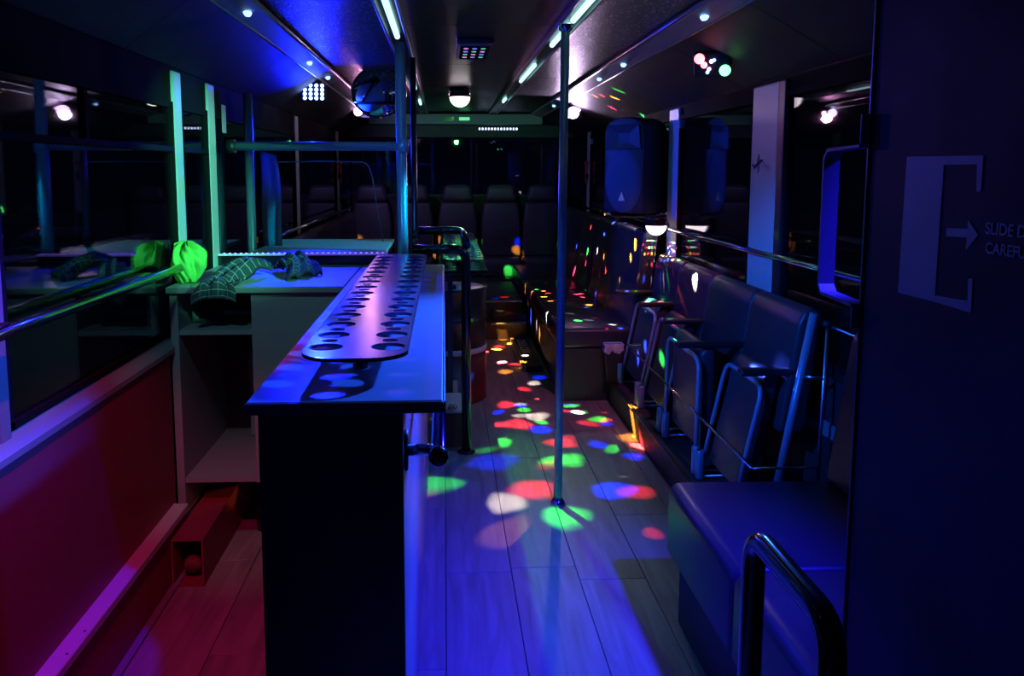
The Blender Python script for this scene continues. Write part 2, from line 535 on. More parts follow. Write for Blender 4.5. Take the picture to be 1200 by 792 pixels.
bm = new_bm(); box(bm, XR - .012, XR, 2.2, 3.5, .50, .56, .003, 1); obj('pale_strip', bm, 'grey_paint', wr)


def pillar(parent, side, y0, y1, z0, m='pale_paint', depth=.02):
    xw = XL if side < 0 else XR
    bm = new_bm()
    box(bm, xw - .03, xw + depth, y0, y1, z0, HEAD - .01, .008) if side < 0 else box(bm, xw - depth, xw + .03, y0, y1, z0, HEAD - .01, .008)
    return obj('pillar', bm, m, parent)


lp = [(3.36, 3.46), (3.84, 3.95), (6.05, 6.17), (8.35, 8.5)]
B('header_band', 'black_matt', wl, XL - .03, XL + .008, Y0, Y1, 1.825, HEAD)
B('header_band', 'black_matt', wr, XR - .008, XR + .03, Y0, Y1, 1.90, HEAD)

pillar(wl, -1, 1.96, 2.02, .88, 'grey_paint', .02)
for a, b in lp: pillar(wl, -1, a, b, .88)
rp = [(3.62, 3.93), (5.18, 5.40), (6.9, 7.05), (8.35, 8.5)]
for a, b in rp: pillar(wr, 1, a, b, .76)
pillar(wr, 1, 3.54, 3.615, .76, 'black_plastic', .025)
pillar(wr, 1, 2.35, 2.45, .76, 'black_plastic', .025)
# panes, one window between each pair of pillars
n = 0


def window(side, y0, y1, z0, label, divider=None, mullion=None):
    global n
    n += 1
    xw = XL if side < 0 else XR
    wd = struct('window_%d' % n, None, None, label)
    B('glass_pane', 'pane', wd, xw - .003, xw + .003, y0, y1, z0, (1.825 if side < 0 else 1.90))
    s = .016
    for nm, a, b, c, d in (('frame_bar', y0, y1, z0, z0 + .02), ('frame_bar', y0, y1, 1.80 if side < 0 else 1.875, 1.825 if side < 0 else 1.90), ('frame_bar', y0, y0 + .02, z0, 1.82), ('frame_bar', y1 - .02, y1, z0, 1.82)):
        B(nm, 'black_matt', wd, xw - s, xw + s, a, b, c, d)
    if divider: B('divider_bar', 'black_matt', wd, xw - .02, xw + .022, y0 + .02, y1 - .02, divider, divider + .022, .004, 1)
    if mullion: B('sliding_stile', 'black_matt', wd, xw - .012, xw + .014, mullion, mullion + .022, (divider or z0), 1.80)


window(-1, Y0, 1.96, .90, 'near left window pane above the red wall panel', 1.625)
window(-1, 2.02, 3.36, .90, 'left window pane behind the blue handrail', 1.625, 2.55)
window(-1, 3.46, 3.84, .90, 'narrow left window pane between pale pillars', 1.625)
window(-1, 3.95, 6.05, .90, 'left window pane behind the hanging sheet')
window(-1, 6.17, 8.35, .90, 'left window pane over the rear side bench')
window(-1, 8.50, Y1, .90, 'rearmost left window pane')
window(1, Y0, 2.35, .78, 'right window pane behind the sliding door')
window(1, 2.45, 3.54, .78, 'right window pane beside the dark pillar')
window(1, 3.93, 5.18, .78, 'right window pane behind the tip-up seats')
window(1, 5.40, 6.90, .78, 'right window pane behind the loudspeaker')
window(1, 7.05, 8.35, .78, 'right window pane over the long bench')
window(1, 8.50, Y1, .78, 'rearmost right window pane')
# rear wall with its window and header
wb = struct('wall_rear', box(new_bm(), XL, XR, Y1, Y1 + .05, 0, 1.25), 'wall_dark')
B('header_panel', 'grey_paint', wb, OL - .1, OR + .1, 9.45, Y1, 2.08, 2.20, .01)
B('header_box', 'wall_dark', wb, XL, XR, 9.52, Y1, 1.93, 2.08, .01)
B('display', 'black_gloss', wb, -.02, .12, 9.443, 9.452, 2.12, 2.165)
B('exit_lamp', 'exit_green', wb, .18, .30, 9.443, 9.452, 2.125, 2.16)
window_rear = struct('window_%d' % (n + 1), None, None, 'dark rear window behind the back row')
B('glass_pane', 'pane', window_rear, XL, XR, Y1 + .0, Y1 + .006, 1.25, 1.95)
B('frame_bar', 'black_plastic', window_rear, XL, XR, Y1 - .02, Y1 + .02, 1.23, 1.27)
wf = struct('wall_front', box(new_bm(), XL, XR, Y0 - .05, Y0, 0, ZC), 'wall_dark')

# ================================================================== RAILS, POLES, CEILING FITTINGS
# two lamp rails with LED tubes
for x, segs, side in ((RL, [(3.0, 4.02), (6.0, 6.5), (7.6, 8.0)], 'left'), (RR, [(2.6, 3.56), (3.68, 4.25), (5.05, 5.95), (7.4, 7.7)], 'right')):
    th = thing('light_rail', 'aluminium ceiling lamp rail with LED tubes above the %s' % ('bar counter' if side == 'left' else 'chrome aisle pole'), 'light rail', (x, 4.3, ZC - .02), group='ceiling lamp rails')
    B('channel', 'alu_dark', th, x - .05, x + .05, 0.6, 9.4, ZC - .016, ZC + .004, .003, 1)
    for s in (-1, 1): B('flange', 'alu', th, x + s * .044 - .006, x + s * .044 + .006, 0.6, 9.4, ZC - .034, ZC - .012, .003, 1)
    for a, b in segs:
        T('led_tube', 'led_white', th, [(x, a, ZC - .028), (x, b, ZC - .028)], .013, 10)
# outer rails with little marker lamps
for x, side, name in ((OL, -1, 'left cove'), (OR, 1, 'right cove')):
    th = thing('cove_rail', 'wide grey metal rail with small lamps along the %s' % name, 'rail', (x, 4.3, ZC - .02), group='cove rails')
    bm = new_bm(); prism(bm, [(x - side * .03, ZC), (x + side * .075, ZC - .045), (x + side * .075, ZC - .06), (x - side * .03, ZC - .028)], 'y', .6, 9.45, .003, 1)
    obj('strip', bm, 'grey_paint', th)
    T('bead', 'alu', th, [(x - side * .03, .6, ZC - .02), (x - side * .03, 9.45, ZC - .02)], .012, 8)
    T('bead', 'alu', th, [(x + side * .075, .6, ZC - .055), (x + side * .075, 9.45, ZC - .055)], .009, 8)
    for yy in (1.2, 2.2, 3.35, 4.85, 5.6, 7.9):
        bm = new_bm(); lathe(bm, [(0, -.012), (.010, -.010), (.016, 0), (.016, .006)], (x + side * .02, yy, ZC - .05), 12, Matrix.Scale(1.8, 4, (0, 1, 0)))
        obj('marker_lamp', bm, 'led_blue', th)
# aisle pole
PX, PY = .525, 3.63
th = thing('chrome_pole', 'tall chrome pole standing alone in the aisle from floor to lamp rail', 'pole', (PX, PY, 0))
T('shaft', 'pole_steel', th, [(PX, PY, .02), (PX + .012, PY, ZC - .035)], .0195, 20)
bm = new_bm(); lathe(bm, [(0, 0), (.038, 0), (.038, .006), (.026, .022), (.02, .03)], (PX, PY, 0), 20); obj('base_flange', bm, 'chrome', th)
bm = new_bm(); lathe(bm, [(.02, -.03), (.03, -.02), (.034, 0)], (PX + .012, PY, ZC - .034), 20); obj('top_flange', bm, 'chrome', th)
# pole behind the bar
QX, QY = -.205, 4.15
th = thing('steel_pole', 'blue-grey steel pole behind the bar carrying the cross rail', 'pole', (QX, QY, 0))
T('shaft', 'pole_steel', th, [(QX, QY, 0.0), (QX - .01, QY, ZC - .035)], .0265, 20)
T('collar', 'pole_steel', th, [(QX, QY, 1.64), (QX, QY, 1.71)], .031, 20)
th2 = thing('steel_pole', 'thinner dark steel pole just behind the cross rail pole', 'pole', (-.165, 4.7, 0))
T('shaft', 'alu_dark', th2, [(-.165, 4.7, 0), (-.172, 4.7, ZC - .035)], .017, 16)
T('collar', 'alu_dark', th2, [(-.165, 4.7, 1.16), (-.165, 4.7, 1.21)], .022, 16)
th = thing('cross_rail', 'blue-grey tube rail running level from window post to steel pole', 'rail', (-.65, QY, 1.672))
T('tube', 'pole_steel', th, [(XL + .03, QY, 1.672), (QX - .03, QY, 1.672)], .0225, 16)
T('socket', 'black_plastic', th, [(XL + .02, QY, 1.672), (XL + .06, QY, 1.672)], .034, 16)
# post and hanging sheet at the window
th = thing('window_post', 'teal-lit upright post under the cross rail by the left window', 'post', (-1.02, 4.35, 1.1))
T('shaft', 'pole_steel', th, [(-1.02, 4.35, .0), (-1.02, 4.35, 1.95)], .024, 14)
bm = new_bm(); rows = []
for i in range(15):
    z = 1.655 - i * .036; row = []
    for j in range(9):
        u = j / 8
        wdt = .14 + .05 * math.sin(min(1, i / 9) * PI * .6)
        row.append(bm.verts.new((-.985 + u * wdt * .55 + .003 * math.sin(i * .5), 4.44 + .018 * math.sin(u * 9 + i * .12) + u * .03, z - .02 * u)))
    rows.append(row)
for a, b in zip(rows, rows[1:]):
    for j in range(8): bm.faces.new((a[j], a[j + 1], b[j + 1], b[j]))
r_ = bmesh.ops.solidify(bm, geom=list(bm.faces), thickness=.004)
tag(obj('hanging_sheet', bm, 'pale_sheet', smooth=True), 'narrow pale sheet hanging beside the window post with a blue-lit edge', 'sheet')

# black tube handrails beyond the bar
th = thing('black_handrail', 'black tube handrail bent down to the floor beside the drum', 'handrail', (.115, 4.35, 0))
T('tube', 'black_gloss', th, [(-.165, 4.35, 1.13), (.118, 4.35, 1.13), (.118, 4.35, .01)], .026, 14, rad=.07)
bm = new_bm(); lathe(bm, [(0, 0), (.05, 0), (.05, .006), (.027, .014)], (.118, 4.35, 0), 16); obj('foot', bm, 'black_gloss', th)
th = thing('black_handrail', 'second black tube rail set higher behind the first handrail', 'handrail', (.0, 4.72, 1.2))
T('tube', 'black_gloss', th, [(-.145, 4.72, 1.205), (.108, 4.72, 1.205), (.122, 4.40, 1.145)], .023, 14, rad=.08)

# window handrails
th = thing('window_handrail', 'long polished handrail along the left window above the red panel', 'handrail', (-1.04, 2, 1.17))
T('tube', 'black_gloss', th, [(-1.035, .3, 1.172), (-1.035, 3.20, 1.172)], .017, 14)
for yy in (1.0, 2.0, 3.15): T('bracket', 'black_plastic', th, [(-1.035, yy, 1.172), (XL + .01, yy, 1.172)], .011, 8)
th = thing('window_handrail', 'long polished handrail along the right window over the tip-up seats', 'handrail', (1.45, 4, 1.17))
T('tube', 'chrome', th, [(1.468, 1.9, 1.17), (1.468, 8.3, 1.17)], .013, 14)
for yy in (3.56, 3.9, 5.25, 7.0): T('bracket', 'alu_dark', th, [(1.468, yy, 1.17), (XR - .02, yy, 1.17)], .009, 8)
th = thing('window_handrail', 'lower thin metal rail under the right window behind seats', 'handrail', (1.47, 3.4, .95))
T('tube', 'alu', th, [(1.508, 2.75, .945), (1.508, 5.2, .945)], .006, 10)
for yy in (2.8, 3.58, 5.1): T('bracket', 'alu_dark', th, [(1.508, yy, .945), (XR + .01, yy, .945)], .005, 8)


# ---- LED stage lights on the coves
def stage_light(x, y, z, look, lenses, label):
    rot = (Vector(look) - Vector((x, y, z))).to_track_quat('-Z', 'Y').to_euler()
    side = -1 if x < 0 else 1
    th = thing('stage_light', label, 'stage light', (x, y, z), rot, 'stage lights on the coves')
    zc = ZC - (abs(x - (OL if side < 0 else OR)) / abs((XL if side < 0 else XR) - (OL if side < 0 else OR))) * (ZC - HEAD)
    T('bracket', 'alu_dark', th, [(x, y, z), (x + side * .02, y, z + .03), (x + side * .02, y, zc + .01)], .010, 8)
    bd = B('body', 'black_plastic', th, -.085, .085, -.06, .06, -.045, .0, .01, 2, True)
    for (lx, ly, r, m) in lenses:
        bm = new_bm(); lathe(bm, [(0, -.058), (r * .6, -.056), (r, -.050), (r, -.044)], (lx, ly, 0), 14); obj('lens', bm, m, bd, True)
    return th


T30 = math.radians(30)
LOOKL, LOOKR = (.1, 1.5, 1.2), (-.2, 1.0, 1.3)
stage_light(1.27, 3.84, 2.055, (.0, 1.5, 1.2), [(.055, .03, .024, 'led_red'), (.035, .0, .015, 'led_red'), (.0, .015, .009, 'led_lilac'), (.012, -.02, .008, 'led_lilac'), (-.012, .02, .008, 'led_blue'), (.02, -.035, .008, 'led_blue'), (-.06, -.03, .026, 'led_green')],
            'small stage light with red and green lenses on the right cove')
stage_light(1.20, 7.55, 2.085, (0, 2, 1.3), [(0, 0, .055, 'led_lilac'), (-.05, .03, .02, 'led_lilac'), (.05, -.03, .02, 'led_lilac')], 'lilac-white glowing stage light on the right cove behind the pole')
ll = [(-.057 + .038 * i, -.042 + .028 * j, .0115, 'led_blue_hot') for i in range(4) for j in range(4)]
stage_light(-.88, 5.62, 2.085, LOOKL, ll, 'square stage light full of blue-white LED points on the left cove')
stage_light(-.80, 8.05, 2.125, LOOKL, [(.03, 0, .042, 'led_pink'), (-.05, .0, .024, 'led_pink')], 'pink glowing stage light on the left cove below the round mirror')
stage_light(1.27, 1.28, 2.055, (-.2, 3.0, 0), [(-.05, 0, .022, 'led_green'), (.05, 0, .022, 'led_blue')], 'stage light on the right cove above the sliding door')
stage_light(-.88, 1.95, 2.085, (1.0, 3.4, .5), [(-.05, 0, .022, 'led_blue'), (.05, 0, .022, 'led_blue')], 'two-lens blue stage light on the left cove above the handrail')
# their beams, plus a few spots added to brighten dark places
BLUE = (.002, .006, 1.0)
spot('beam_blue_left', (-.86, 5.50, 2.03), (-.45, 2.2, .9), BLUE, 300, 33, .35, .03)
spot('beam_blue_left_wide', (-.84, 5.42, 2.01), (-.3, 4.4, 2.25), BLUE, 45, 120, .9, .04)
spot('beam_blue_cross', (-.80, 5.5, 2.0), (1.2, 5.3, 1.3), (.015, .05, 1.0), 150, 55, .7, .04)
spot('beam_blue_near', (1.18, 1.42, 1.98), (.12, 2.5, 0), (.016, .010, 1.0), 620, 58, .9, .05)
spot('beam_azure_bar', (1.18, 3.70, 1.98), (-.10, 1.95, 1.1), (.012, .10, 1.0), 800, 50, .9, .04)
spot('beam_blue_seats', (-.84, 2.05, 2.03), (1.4, 3.5, .8), (.01, .13, 1.0), 290, 32, .8, .04)
spot('beam_teal_counter', (-.82, 2.0, 2.02), (-.75, 3.2, .75), (.24, .62, .75), 17, 46, .8, .04)
spot('beam_blue_ledge', (-.86, 1.95, 2.01), (-1.13, 2.15, .89), BLUE, 80, 26, .12, .02)
spot('beam_green_right', (1.18, 1.40, 1.98), (-1.05, 3.55, 1.46), (.13, 1.0, .56), 600, 21, .6, .03)
spot('beam_red_right', (1.22, 3.75, 1.99), (1.25, 4.8, .9), (1.0, .05, .08), 36, 56, .6, .03)
spot('fill_teal_aisle', (1.18, 3.72, 1.99), (.35, 4.9, 0), (.06, .30, 1.0), 26, 70, .9, .03)  # added fill light for the dark middle of the aisle
spot('fill_cyan_shelf', (1.18, 3.8, 1.99), (-.6, 4.5, 1.14), (.0, .62, .95), 230, 20, .5, .03)  # extra spot added to brighten the raised shelf in teal
spot('beam_lilac_right', (1.15, 7.45, 2.04), (.85, 6.6, 2.28), (.85, .62, 1.0), 26, 120, .6, .04)
spot('fill_blue_poles', (-.84, 2.10, 2.03), (.05, 4.1, 1.65), (.04, .22, 1.0), 75, 34, .8, .04)  # extra spot added to lift the poles and cross rail in blue
spot('fill_pink_ceiling', (-.72, 7.9, 2.06), (.1, 5.4, 2.24), (1.0, .35, .8), 26, 44, .9, .04)  # extra spot added to tint the dark centre ceiling pink
spot('beam_violet_rear', (-.78, 7.95, 2.05), (.3, 9.4, 1.0), (.42, .28, 1.0), 22, 110, .8, .04)
# red downlight over the serving side of the bar
rl = Vector((-.68, 1.2, ZC - .03))
th = thing('downlight', 'small red downlight in the stippled ceiling above the serving side of the bar', 'downlight', rl)
bm = new_bm(); lathe(bm, [(0, 0), (.04, 0), (.045, .01), (.045, .03)], rl, 18); obj('housing', bm, 'black_plastic', th)
bm = new_bm(); lathe(bm, [(0, -.004), (.03, 0), (.03, .003)], rl - Vector((0, 0, .002)), 18); obj('lens', bm, 'led_red', th)
spot('beam_red_bar', rl - Vector((0, 0, .02)), (-.92, 2.7, .07), (1.0, .008, .16), 75, 42, .6, .02)

# ---- square ceiling hatch lamp
th = thing('disco_light', 'square framed disco panel in the middle of the dark ceiling', 'disco panel', (.165, 4.5, ZC))
hx, hy = .165, 4.5
B('frame', 'alu_dark', th, hx - .095, hx + .095, hy - .28, hy + .28, ZC - .03, ZC, .006)
B('lens', 'mirror', th, hx - .075, hx + .075, hy - .25, hy + .25, ZC - .036, ZC - .028, .004)
for kx in range(3):
    for ky in range(4):
        bm = new_bm(); lathe(bm, [(0, -.004), (.012, -.002), (.014, 0)], (hx - .045 + kx * .045, hy - .16 + ky * .107, ZC - .036), 10); obj('led_lens', bm, ('lens_pink', 'lens_blue', 'lens_green')[(kx + ky) % 3], th)

# ---- disco lamps
def dome(x, y, ztop, r, label, glow):
    th = thing('disco_lamp', label, 'disco lamp', (x, y, ztop))
    bm = new_bm(); lathe(bm, [(0, 0), (r * .95, 0), (r * 1.02, -.01), (r * 1.02, -r * .75), (r * .95, -r * .8), (0, -r * .8)], (x, y, ztop), 24); obj('housing', bm, 'black_gloss', th)
    bm = new_bm(); pr = [(r * .93 * math.cos(a), -r * .8 - r * .9 * math.sin(a)) for a in [i * PI / 2 / 8 for i in range(9)]]
    pr[-1] = (0, pr[-1][1]); lathe(bm, pr, (x, y, ztop), 24); obj('crystal_dome', bm, glow, th)
    return th


cz = ZC
dome(.135, 6.75, ZC - .0, .090, 'glowing disco lamp dome hanging from the ceiling over the aisle', 'dome_glow')
dd = pix(769, 262, x=1.385)
dl = dome(dd.x, dd.y, dd.z + .045, .072, 'glowing disco lamp clamped to the right window rail beside the loudspeaker', 'dome_glow')
T('clamp_arm', 'black_plastic', dl, [(dd.x, dd.y, dd.z + .05), (dd.x + .05, dd.y, dd.z + .06), (1.468, dd.y, 1.185)], .010, 8)
R_, G_, B_, O_, W_ = (1, .03, .05), (.05, 1, .08), (.0, .02, 1), (1, .36, .04), (1, .85, .75)
fl = [(519, 567, 22, G_, .4), (583, 541, 26, B_, .5), (598, 588, 20, W_, .55), (625, 573, 24, R_, .9), (667, 607, 27, G_, 1.2), (718, 575, 20, B_, 1.6), (746, 578, 17, R_, .5),
      (768, 624, 14, R_, .35), (656, 520, 13, R_, .9), (660, 539, 19, G_, .9), (697, 520, 11, B_, 1), (745, 512, 16, O_, .8), (748, 536, 11, B_, 1), (585, 519, 12, G_, .9),
      (583, 497, 11, R_, .9), (605, 497, 15, R_, 1), (631, 503, 13, B_, 1.2), (633, 489, 13, W_, .7), (638, 495, 8, G_, .9), (592, 475, 11, R_, 1.1), (610, 476, 9, B_, 1.2),
      (583, 482, 8, B_, 1), (617, 481, 7, G_, 1), (625, 448, 8, W_, .9), (630, 442, 7, B_, 1), (611, 456, 8, R_, 1), (590, 435, 8, O_, 1), (667, 474, 7, G_, 1), (679, 483, 7, G_, .9),
      (690, 496, 9, R_, .7), (700, 491, 8, G_, .8), (708, 495, 6, B_, .8), (665, 482, 6, R_, .9)]
L1 = (.165, 4.5, ZC - .06)
beams('disco_beams_near', L1, [(pix(x, y, z=0), r * pix(x, y, z=0).y / F * 1.15, Vector(c) * s) for x, y, r, c, s in fl], 200)
far = [(591, 423, 7, W_, 1), (603, 427, 6, R_, 1), (585, 406, 8, R_, 1), (592, 398, 7, O_, 1), (588, 388, 8, O_, .8), (597, 378, 7, R_, .8), (600, 390, 6, R_, .7), (586, 380, 6, B_, .8), (645, 402, 5, G_, .8)]
L2 = (.135, 6.75, ZC - .172)
tg = [(pix(x, y, z=0), r * pix(x, y, z=0).y / F * .8, Vector(c) * s) for x, y, r, c, s in far]
for x, y, r, c in ((425, 270, 6, O_), (515, 266, 4, O_), (559, 266, 4, G_), (603, 269, 5, B_), (602, 280, 6, O_), (651, 281, 5, G_), (594, 317, 5, G_)):
    q = pix(x, y, y=9.0); tg.append((q, r * 9.0 / F, Vector(c) * 2.2))
beams('disco_beams_far', L2, tg, 300, grid=(11, .19, 80.0, ((.72, -.25, -.70), 52), 1.0))
spot('disco_green_tray', (.16, 6.66, 2.04), (.10, 5.2, 1.05), (.1, 1.0, .25), 60, 34, .7, .02)
spot('disco_green_rear', (.2, 6.5, 2.0), (.35, 8.6, 2.2), (.1, 1.0, .25), 34, 50, .8, .03)
L3 = (dd.x, dd.y, dd.z - .02)
beams('disco_beams_rail', (dd.x, dd.y, dd.z - .088), [], 200.0, grid=(6.5, .28, 1.0, ((0, 0, -1), 80), .12))

# ---- round mirror on the ceiling
mc = pix(444, 108, y=5.6)
th = thing('round_mirror', 'round convex mirror with a black rim and crossing struts hung at the ceiling', 'mirror', (mc.x, mc.y, mc.z + .2))
rx, rz = .178, .158
mt = Matrix.Translation(mc) @ Matrix.Rotation(math.radians(90), 4, 'X')
bm = new_bm()
tube(bm, [(mc.x + rx * math.cos(a), mc.y, mc.z + rz * math.sin(a)) for a in [2 * PI * k / 40 for k in range(41)]], .011, 8, False); obj('rim', bm, 'black_gloss', th)
bm = new_bm(); lathe(bm, [(rx, 0), (rx * .8, .02), (rx * .5, .038), (0, .048)], mc, 32, Matrix.Rotation(math.radians(90), 4, 'X')); obj('convex_glass', bm, 'mirror', th)
bm = new_bm(); lathe(bm, [(0, 0), (.095, 0), (.095, .01), (.02, .018), (0, .018)], (mc.x - .055, mc.y - .052, mc.z - .04), 28, Matrix.Rotation(math.radians(90), 4, 'X')); obj('centre_disc', bm, 'blue_disc', th)
for a, b in (((-.16, -.075), (.14, -.08)), ((-.11, -.07), (.0, .09)), ((-.16, .03), (.0, .09)), ((.165, .0), (.11, -.09))):
    T('strut', 'black_gloss', th, [(mc.x + a[0], mc.y - .066, mc.z + a[1]), (mc.x + b[0], mc.y - .066, mc.z + b[1])], .011, 8)
T('hanger', 'black_gloss', th, [(mc.x, mc.y, mc.z + rz), (mc.x, mc.y, ZC)], .010, 8)

# ================================================================== THE BAR
BZ = 1.10
bar = thing('bar_counter', 'long bar counter with pale top and dark end panel', 'bar counter', (-.2, 2.7, 0))
bm = new_bm(); box(bm, -.39, -.004, 1.56, 3.90, BZ - .022, BZ, .003, 1); obj('top', bm, 'bar_laminate', bar)
bm = new_bm(); box(bm, -.392, -.002, 1.553, 1.56, BZ - .024, BZ - .001, .002, 1); obj('edge_band', bm, 'bar_edge', bar)
bm = new_bm(); box(bm, -.004, .001, 1.56, 3.90, BZ - .024, BZ - .001, .002, 1); obj('edge_band', bm, 'bar_edge', bar)
bm = new_bm(); box(bm, -.375, -.086, 1.60, 1.625, 0, BZ - .022); obj('end_panel', bm, 'bar_wood', bar)
bm = new_bm(); box(bm, -.106, -.086, 1.626, 3.90, 0, BZ - .022); obj('aisle_panel', bm, 'bar_side', bar)
bm = new_bm(); box(bm, -.375, -.355, 1.626, 3.16, .02, BZ - .022); obj('serving_panel', bm, 'cabinet', bar)
for yy in (1.72, 2.6): B('top_bracket', 'alu_dark', bar, -.086, -.03, yy, yy + .012, BZ - .06, BZ - .022)
# return counter
ret = thing('back_counter', 'return counter with open shelves joined to the bar under the left window', 'counter', (-.73, 3.5, 0))
bm = new_bm(); box(bm, XL + .02, -.394, 3.17, 3.90, BZ - .022, BZ, .003, 1); obj('top', bm, 'bar_laminate', ret)
bm = new_bm(); box(bm, XL + .02, -.394, 3.163, 3.17, BZ - .024, BZ - .001, .002, 1); obj('edge_band', bm, 'cabinet', ret)
bm = new_bm(); box(bm, -1.075, -1.045, 3.19, 3.86, 0.0, BZ - .022); obj('side_panel', bm, 'cabinet', ret)
bm = new_bm(); box(bm, -.76, -.74, 3.21, 3.86, 0.30, BZ - .022); obj('divider', bm, 'cabinet', ret)
bm = new_bm(); box(bm, -.76, -.394, 3.19, 3.21, 0.30, BZ - .022); obj('front_panel', bm, 'cabinet', ret)
bm = new_bm(); box(bm, -1.045, -.76, 3.20, 3.84, .905, .925); obj('shelf', bm, 'cabinet', ret)
bm = new_bm(); box(bm, -1.045, -.76, 3.20, 3.84, .30, .32); obj('shelf', bm, 'cabinet', ret)
bm = new_bm(); box(bm, -1.045, -.76, 3.84, 3.86, .32, BZ - .022); obj('back_panel', bm, 'cabinet_dark', ret)
bm = new_bm(); box(bm, -.90, -.765, 3.70, 3.838, .33, .72); obj('inner_panel', bm, 'cabinet', ret)
for x_ in (-1.03, -.785): B('shelf_bracket', 'alu_dark', ret, x_, x_ + .012, 3.22, 3.30, .885, .905)
B('shelf_board', 'pale_paint', ret, -.97, -.765, 3.55, 3.80, .926, .945)
# upstand with its LED strip, and the raised shelf behind it
up = thing('upstand', 'glossy dark upstand with a violet LED strip along the back counter', 'upstand', (-.65, 3.92, BZ))
bm = new_bm(); box(bm, XL + .02, -.27, 3.903, 3.918, BZ - .3, 1.148, .002, 1); obj('board', bm, 'black_gloss', up)
k = 0
bm = new_bm(); box(bm, XL + .02, -.27, 3.902, 3.916, 1.146, 1.156, .002, 1); ls = obj('led_strip', bm, 'led_violet', up)
x_ = -1.05
while x_ < -.275:
    bm = new_bm(); lathe(bm, [(0, .004), (.004, .003), (.005, 0)], (x_, 3.909, 1.156), 6); obj('led_point', bm, 'led_violet_hot', ls); x_ += .026
sh = thing('raised_shelf', 'teal-lit shelf board behind the LED strip', 'shelf', (-.65, 4.25, 1.13))
bm = new_bm(); box(bm, -.98, -.30, 3.935, 4.90, 1.12, 1.142, .003, 1); obj('board', bm, 'cabinet', sh)
bm = new_bm(); box(bm, -.96, -.34, 3.95, 4.10, .0, 1.12); obj('carcass', bm, 'cabinet_dark', sh)
# chrome rail on the aisle side
th = thing('bar_rail', 'chrome rail fixed along the aisle side of the bar under its top', 'rail', (-.014, 2.7, .96))
T('tube', 'chrome', th, [(-.014, 1.62, .965), (-.014, 3.85, .965)], .0165, 16)
bm = new_bm(); lathe(bm, [(0, 0), (.016, .002), (.021, .012), (.021, .028), (.017, .034)], (-.014, 1.60, .965), 18, Matrix.Rotation(-PI / 2, 4, 'X')); obj('end_cap', bm, 'black_gloss', th)
for yy in (1.66, 2.7, 3.75):
    ba = T('bracket_arm', 'chrome', th, [(-.084, yy, .965), (-.014, yy, .965)], .0125, 12)
    B('bracket_plate', 'black_plastic', ba, -.0855, -.078, yy - .02, yy + .02, .925, 1.005, .003, 1)


# cup trays: two rows of big and small holes
def cup_tray(x0, x1, y0, y1, z, label, leg_to, pitch=.1365):
    th = thing('cup_tray', label, 'cup tray', ((x0 + x1) / 2, (y0 + y1) / 2, leg_to))
    sp = [rrect(x0, x1, y0, y1, .085, 10)]
    cxa, cxb = x0 + .25 * (x1 - x0) - .012, x1 - .25 * (x1 - x0) + .012
    y = y0 + .115
    while y < y1 - .06:
        for c_ in (cxa, cxb):
            sp.append(circle(c_, y, .039))
            if y + pitch < y1 - .05: sp.append(circle(c_, y + pitch / 2, .019, 16))
        y += pitch
    me = curve_mesh(sp, .008)
    o = mesh_obj('tray_board', me, 'tray', None)
    o.location = (0, 0, z); o.parent = th; o.matrix_parent_inverse = th.matrix_basis.inverted()
    me2 = curve_mesh([rrect(x0 - .002, x1 + .002, y0 - .002, y1 + .002, .087, 10), rrect(x0, x1, y0, y1, .085, 10)], .0085)
    o = mesh_obj('edge_band', me2, 'black_gloss', None); o.location = (0, 0, z); o.parent = th; o.matrix_parent_inverse = th.matrix_basis.inverted()
    for yy in (y0 + .14, (y0 + y1) / 2, y1 - .14):
        T('leg', 'black_plastic', th, [((x0 + x1) / 2 + .005, yy, leg_to), ((x0 + x1) / 2 + .005, yy, z - .004)], .018, 12)
    return th


cup_tray(-.315, -.082, 1.70, 3.88, 1.15, 'long perforated cup tray with two rows of holes standing on the bar', BZ)
# second high table further back, resting on the drum, with its own tray
tb = thing('high_table', 'narrow dark high table behind the black handrails', 'table', (.1, 5.4, 0))
bm = new_bm(); box(bm, -.03, .24, 4.42, 6.6, .985, 1.005, .003, 1); obj('top', bm, 'black_gloss', tb)
for yy in (4.85, 6.5):
    B('leg', 'alu_dark', tb, .02, .05, yy, yy + .03, 0, .985)
cup_tray(-.005, .225, 4.46, 6.5, 1.055, 'second perforated cup tray lit green behind the black handrails', 1.005)

# drum
DX, DY, DR = .02, 5.48, .268
dr = thing('drum', 'black drum with a pale band and dark red lower half beside the aisle', 'drum', (DX, DY, 0))
bm = new_bm(); lathe(bm, [(0, 0), (DR - .01, 0), (DR, .008), (DR - .004, .02), (DR - .004, .34), (0, .34)], (DX, DY, 0), 40); obj('lower_shell', bm, 'drum_red', dr)
bm = new_bm(); lathe(bm, [(DR - .006, .34), (DR + .002, .34), (DR + .002, .375), (DR - .006, .375)], (DX, DY, 0), 40); obj('band', bm, 'drum_band', dr)
bm = new_bm(); lathe(bm, [(0, .375), (DR - .004, .375), (DR - .004, .55), (DR + .004, .56), (DR - .004, .57), (DR - .004, .755), (DR + .002, .76), (DR + .002, .775), (DR - .012, .775), (DR - .012, .762), (0, .762)], (DX, DY, 0), 40); obj('upper_shell', bm, 'drum_black', dr)
bm = new_bm(); lathe(bm, [(0, .763), (DR - .014, .763), (DR - .016, .768), (0, .768)], (DX, DY, 0), 40); obj('lid', bm, 'white_plastic', dr)
a0 = -1.2
bm = new_bm()
B('label_plate', 'white_plastic', dr, .03, .085, DY - DR - .003, DY - DR + .01, .09, .18)
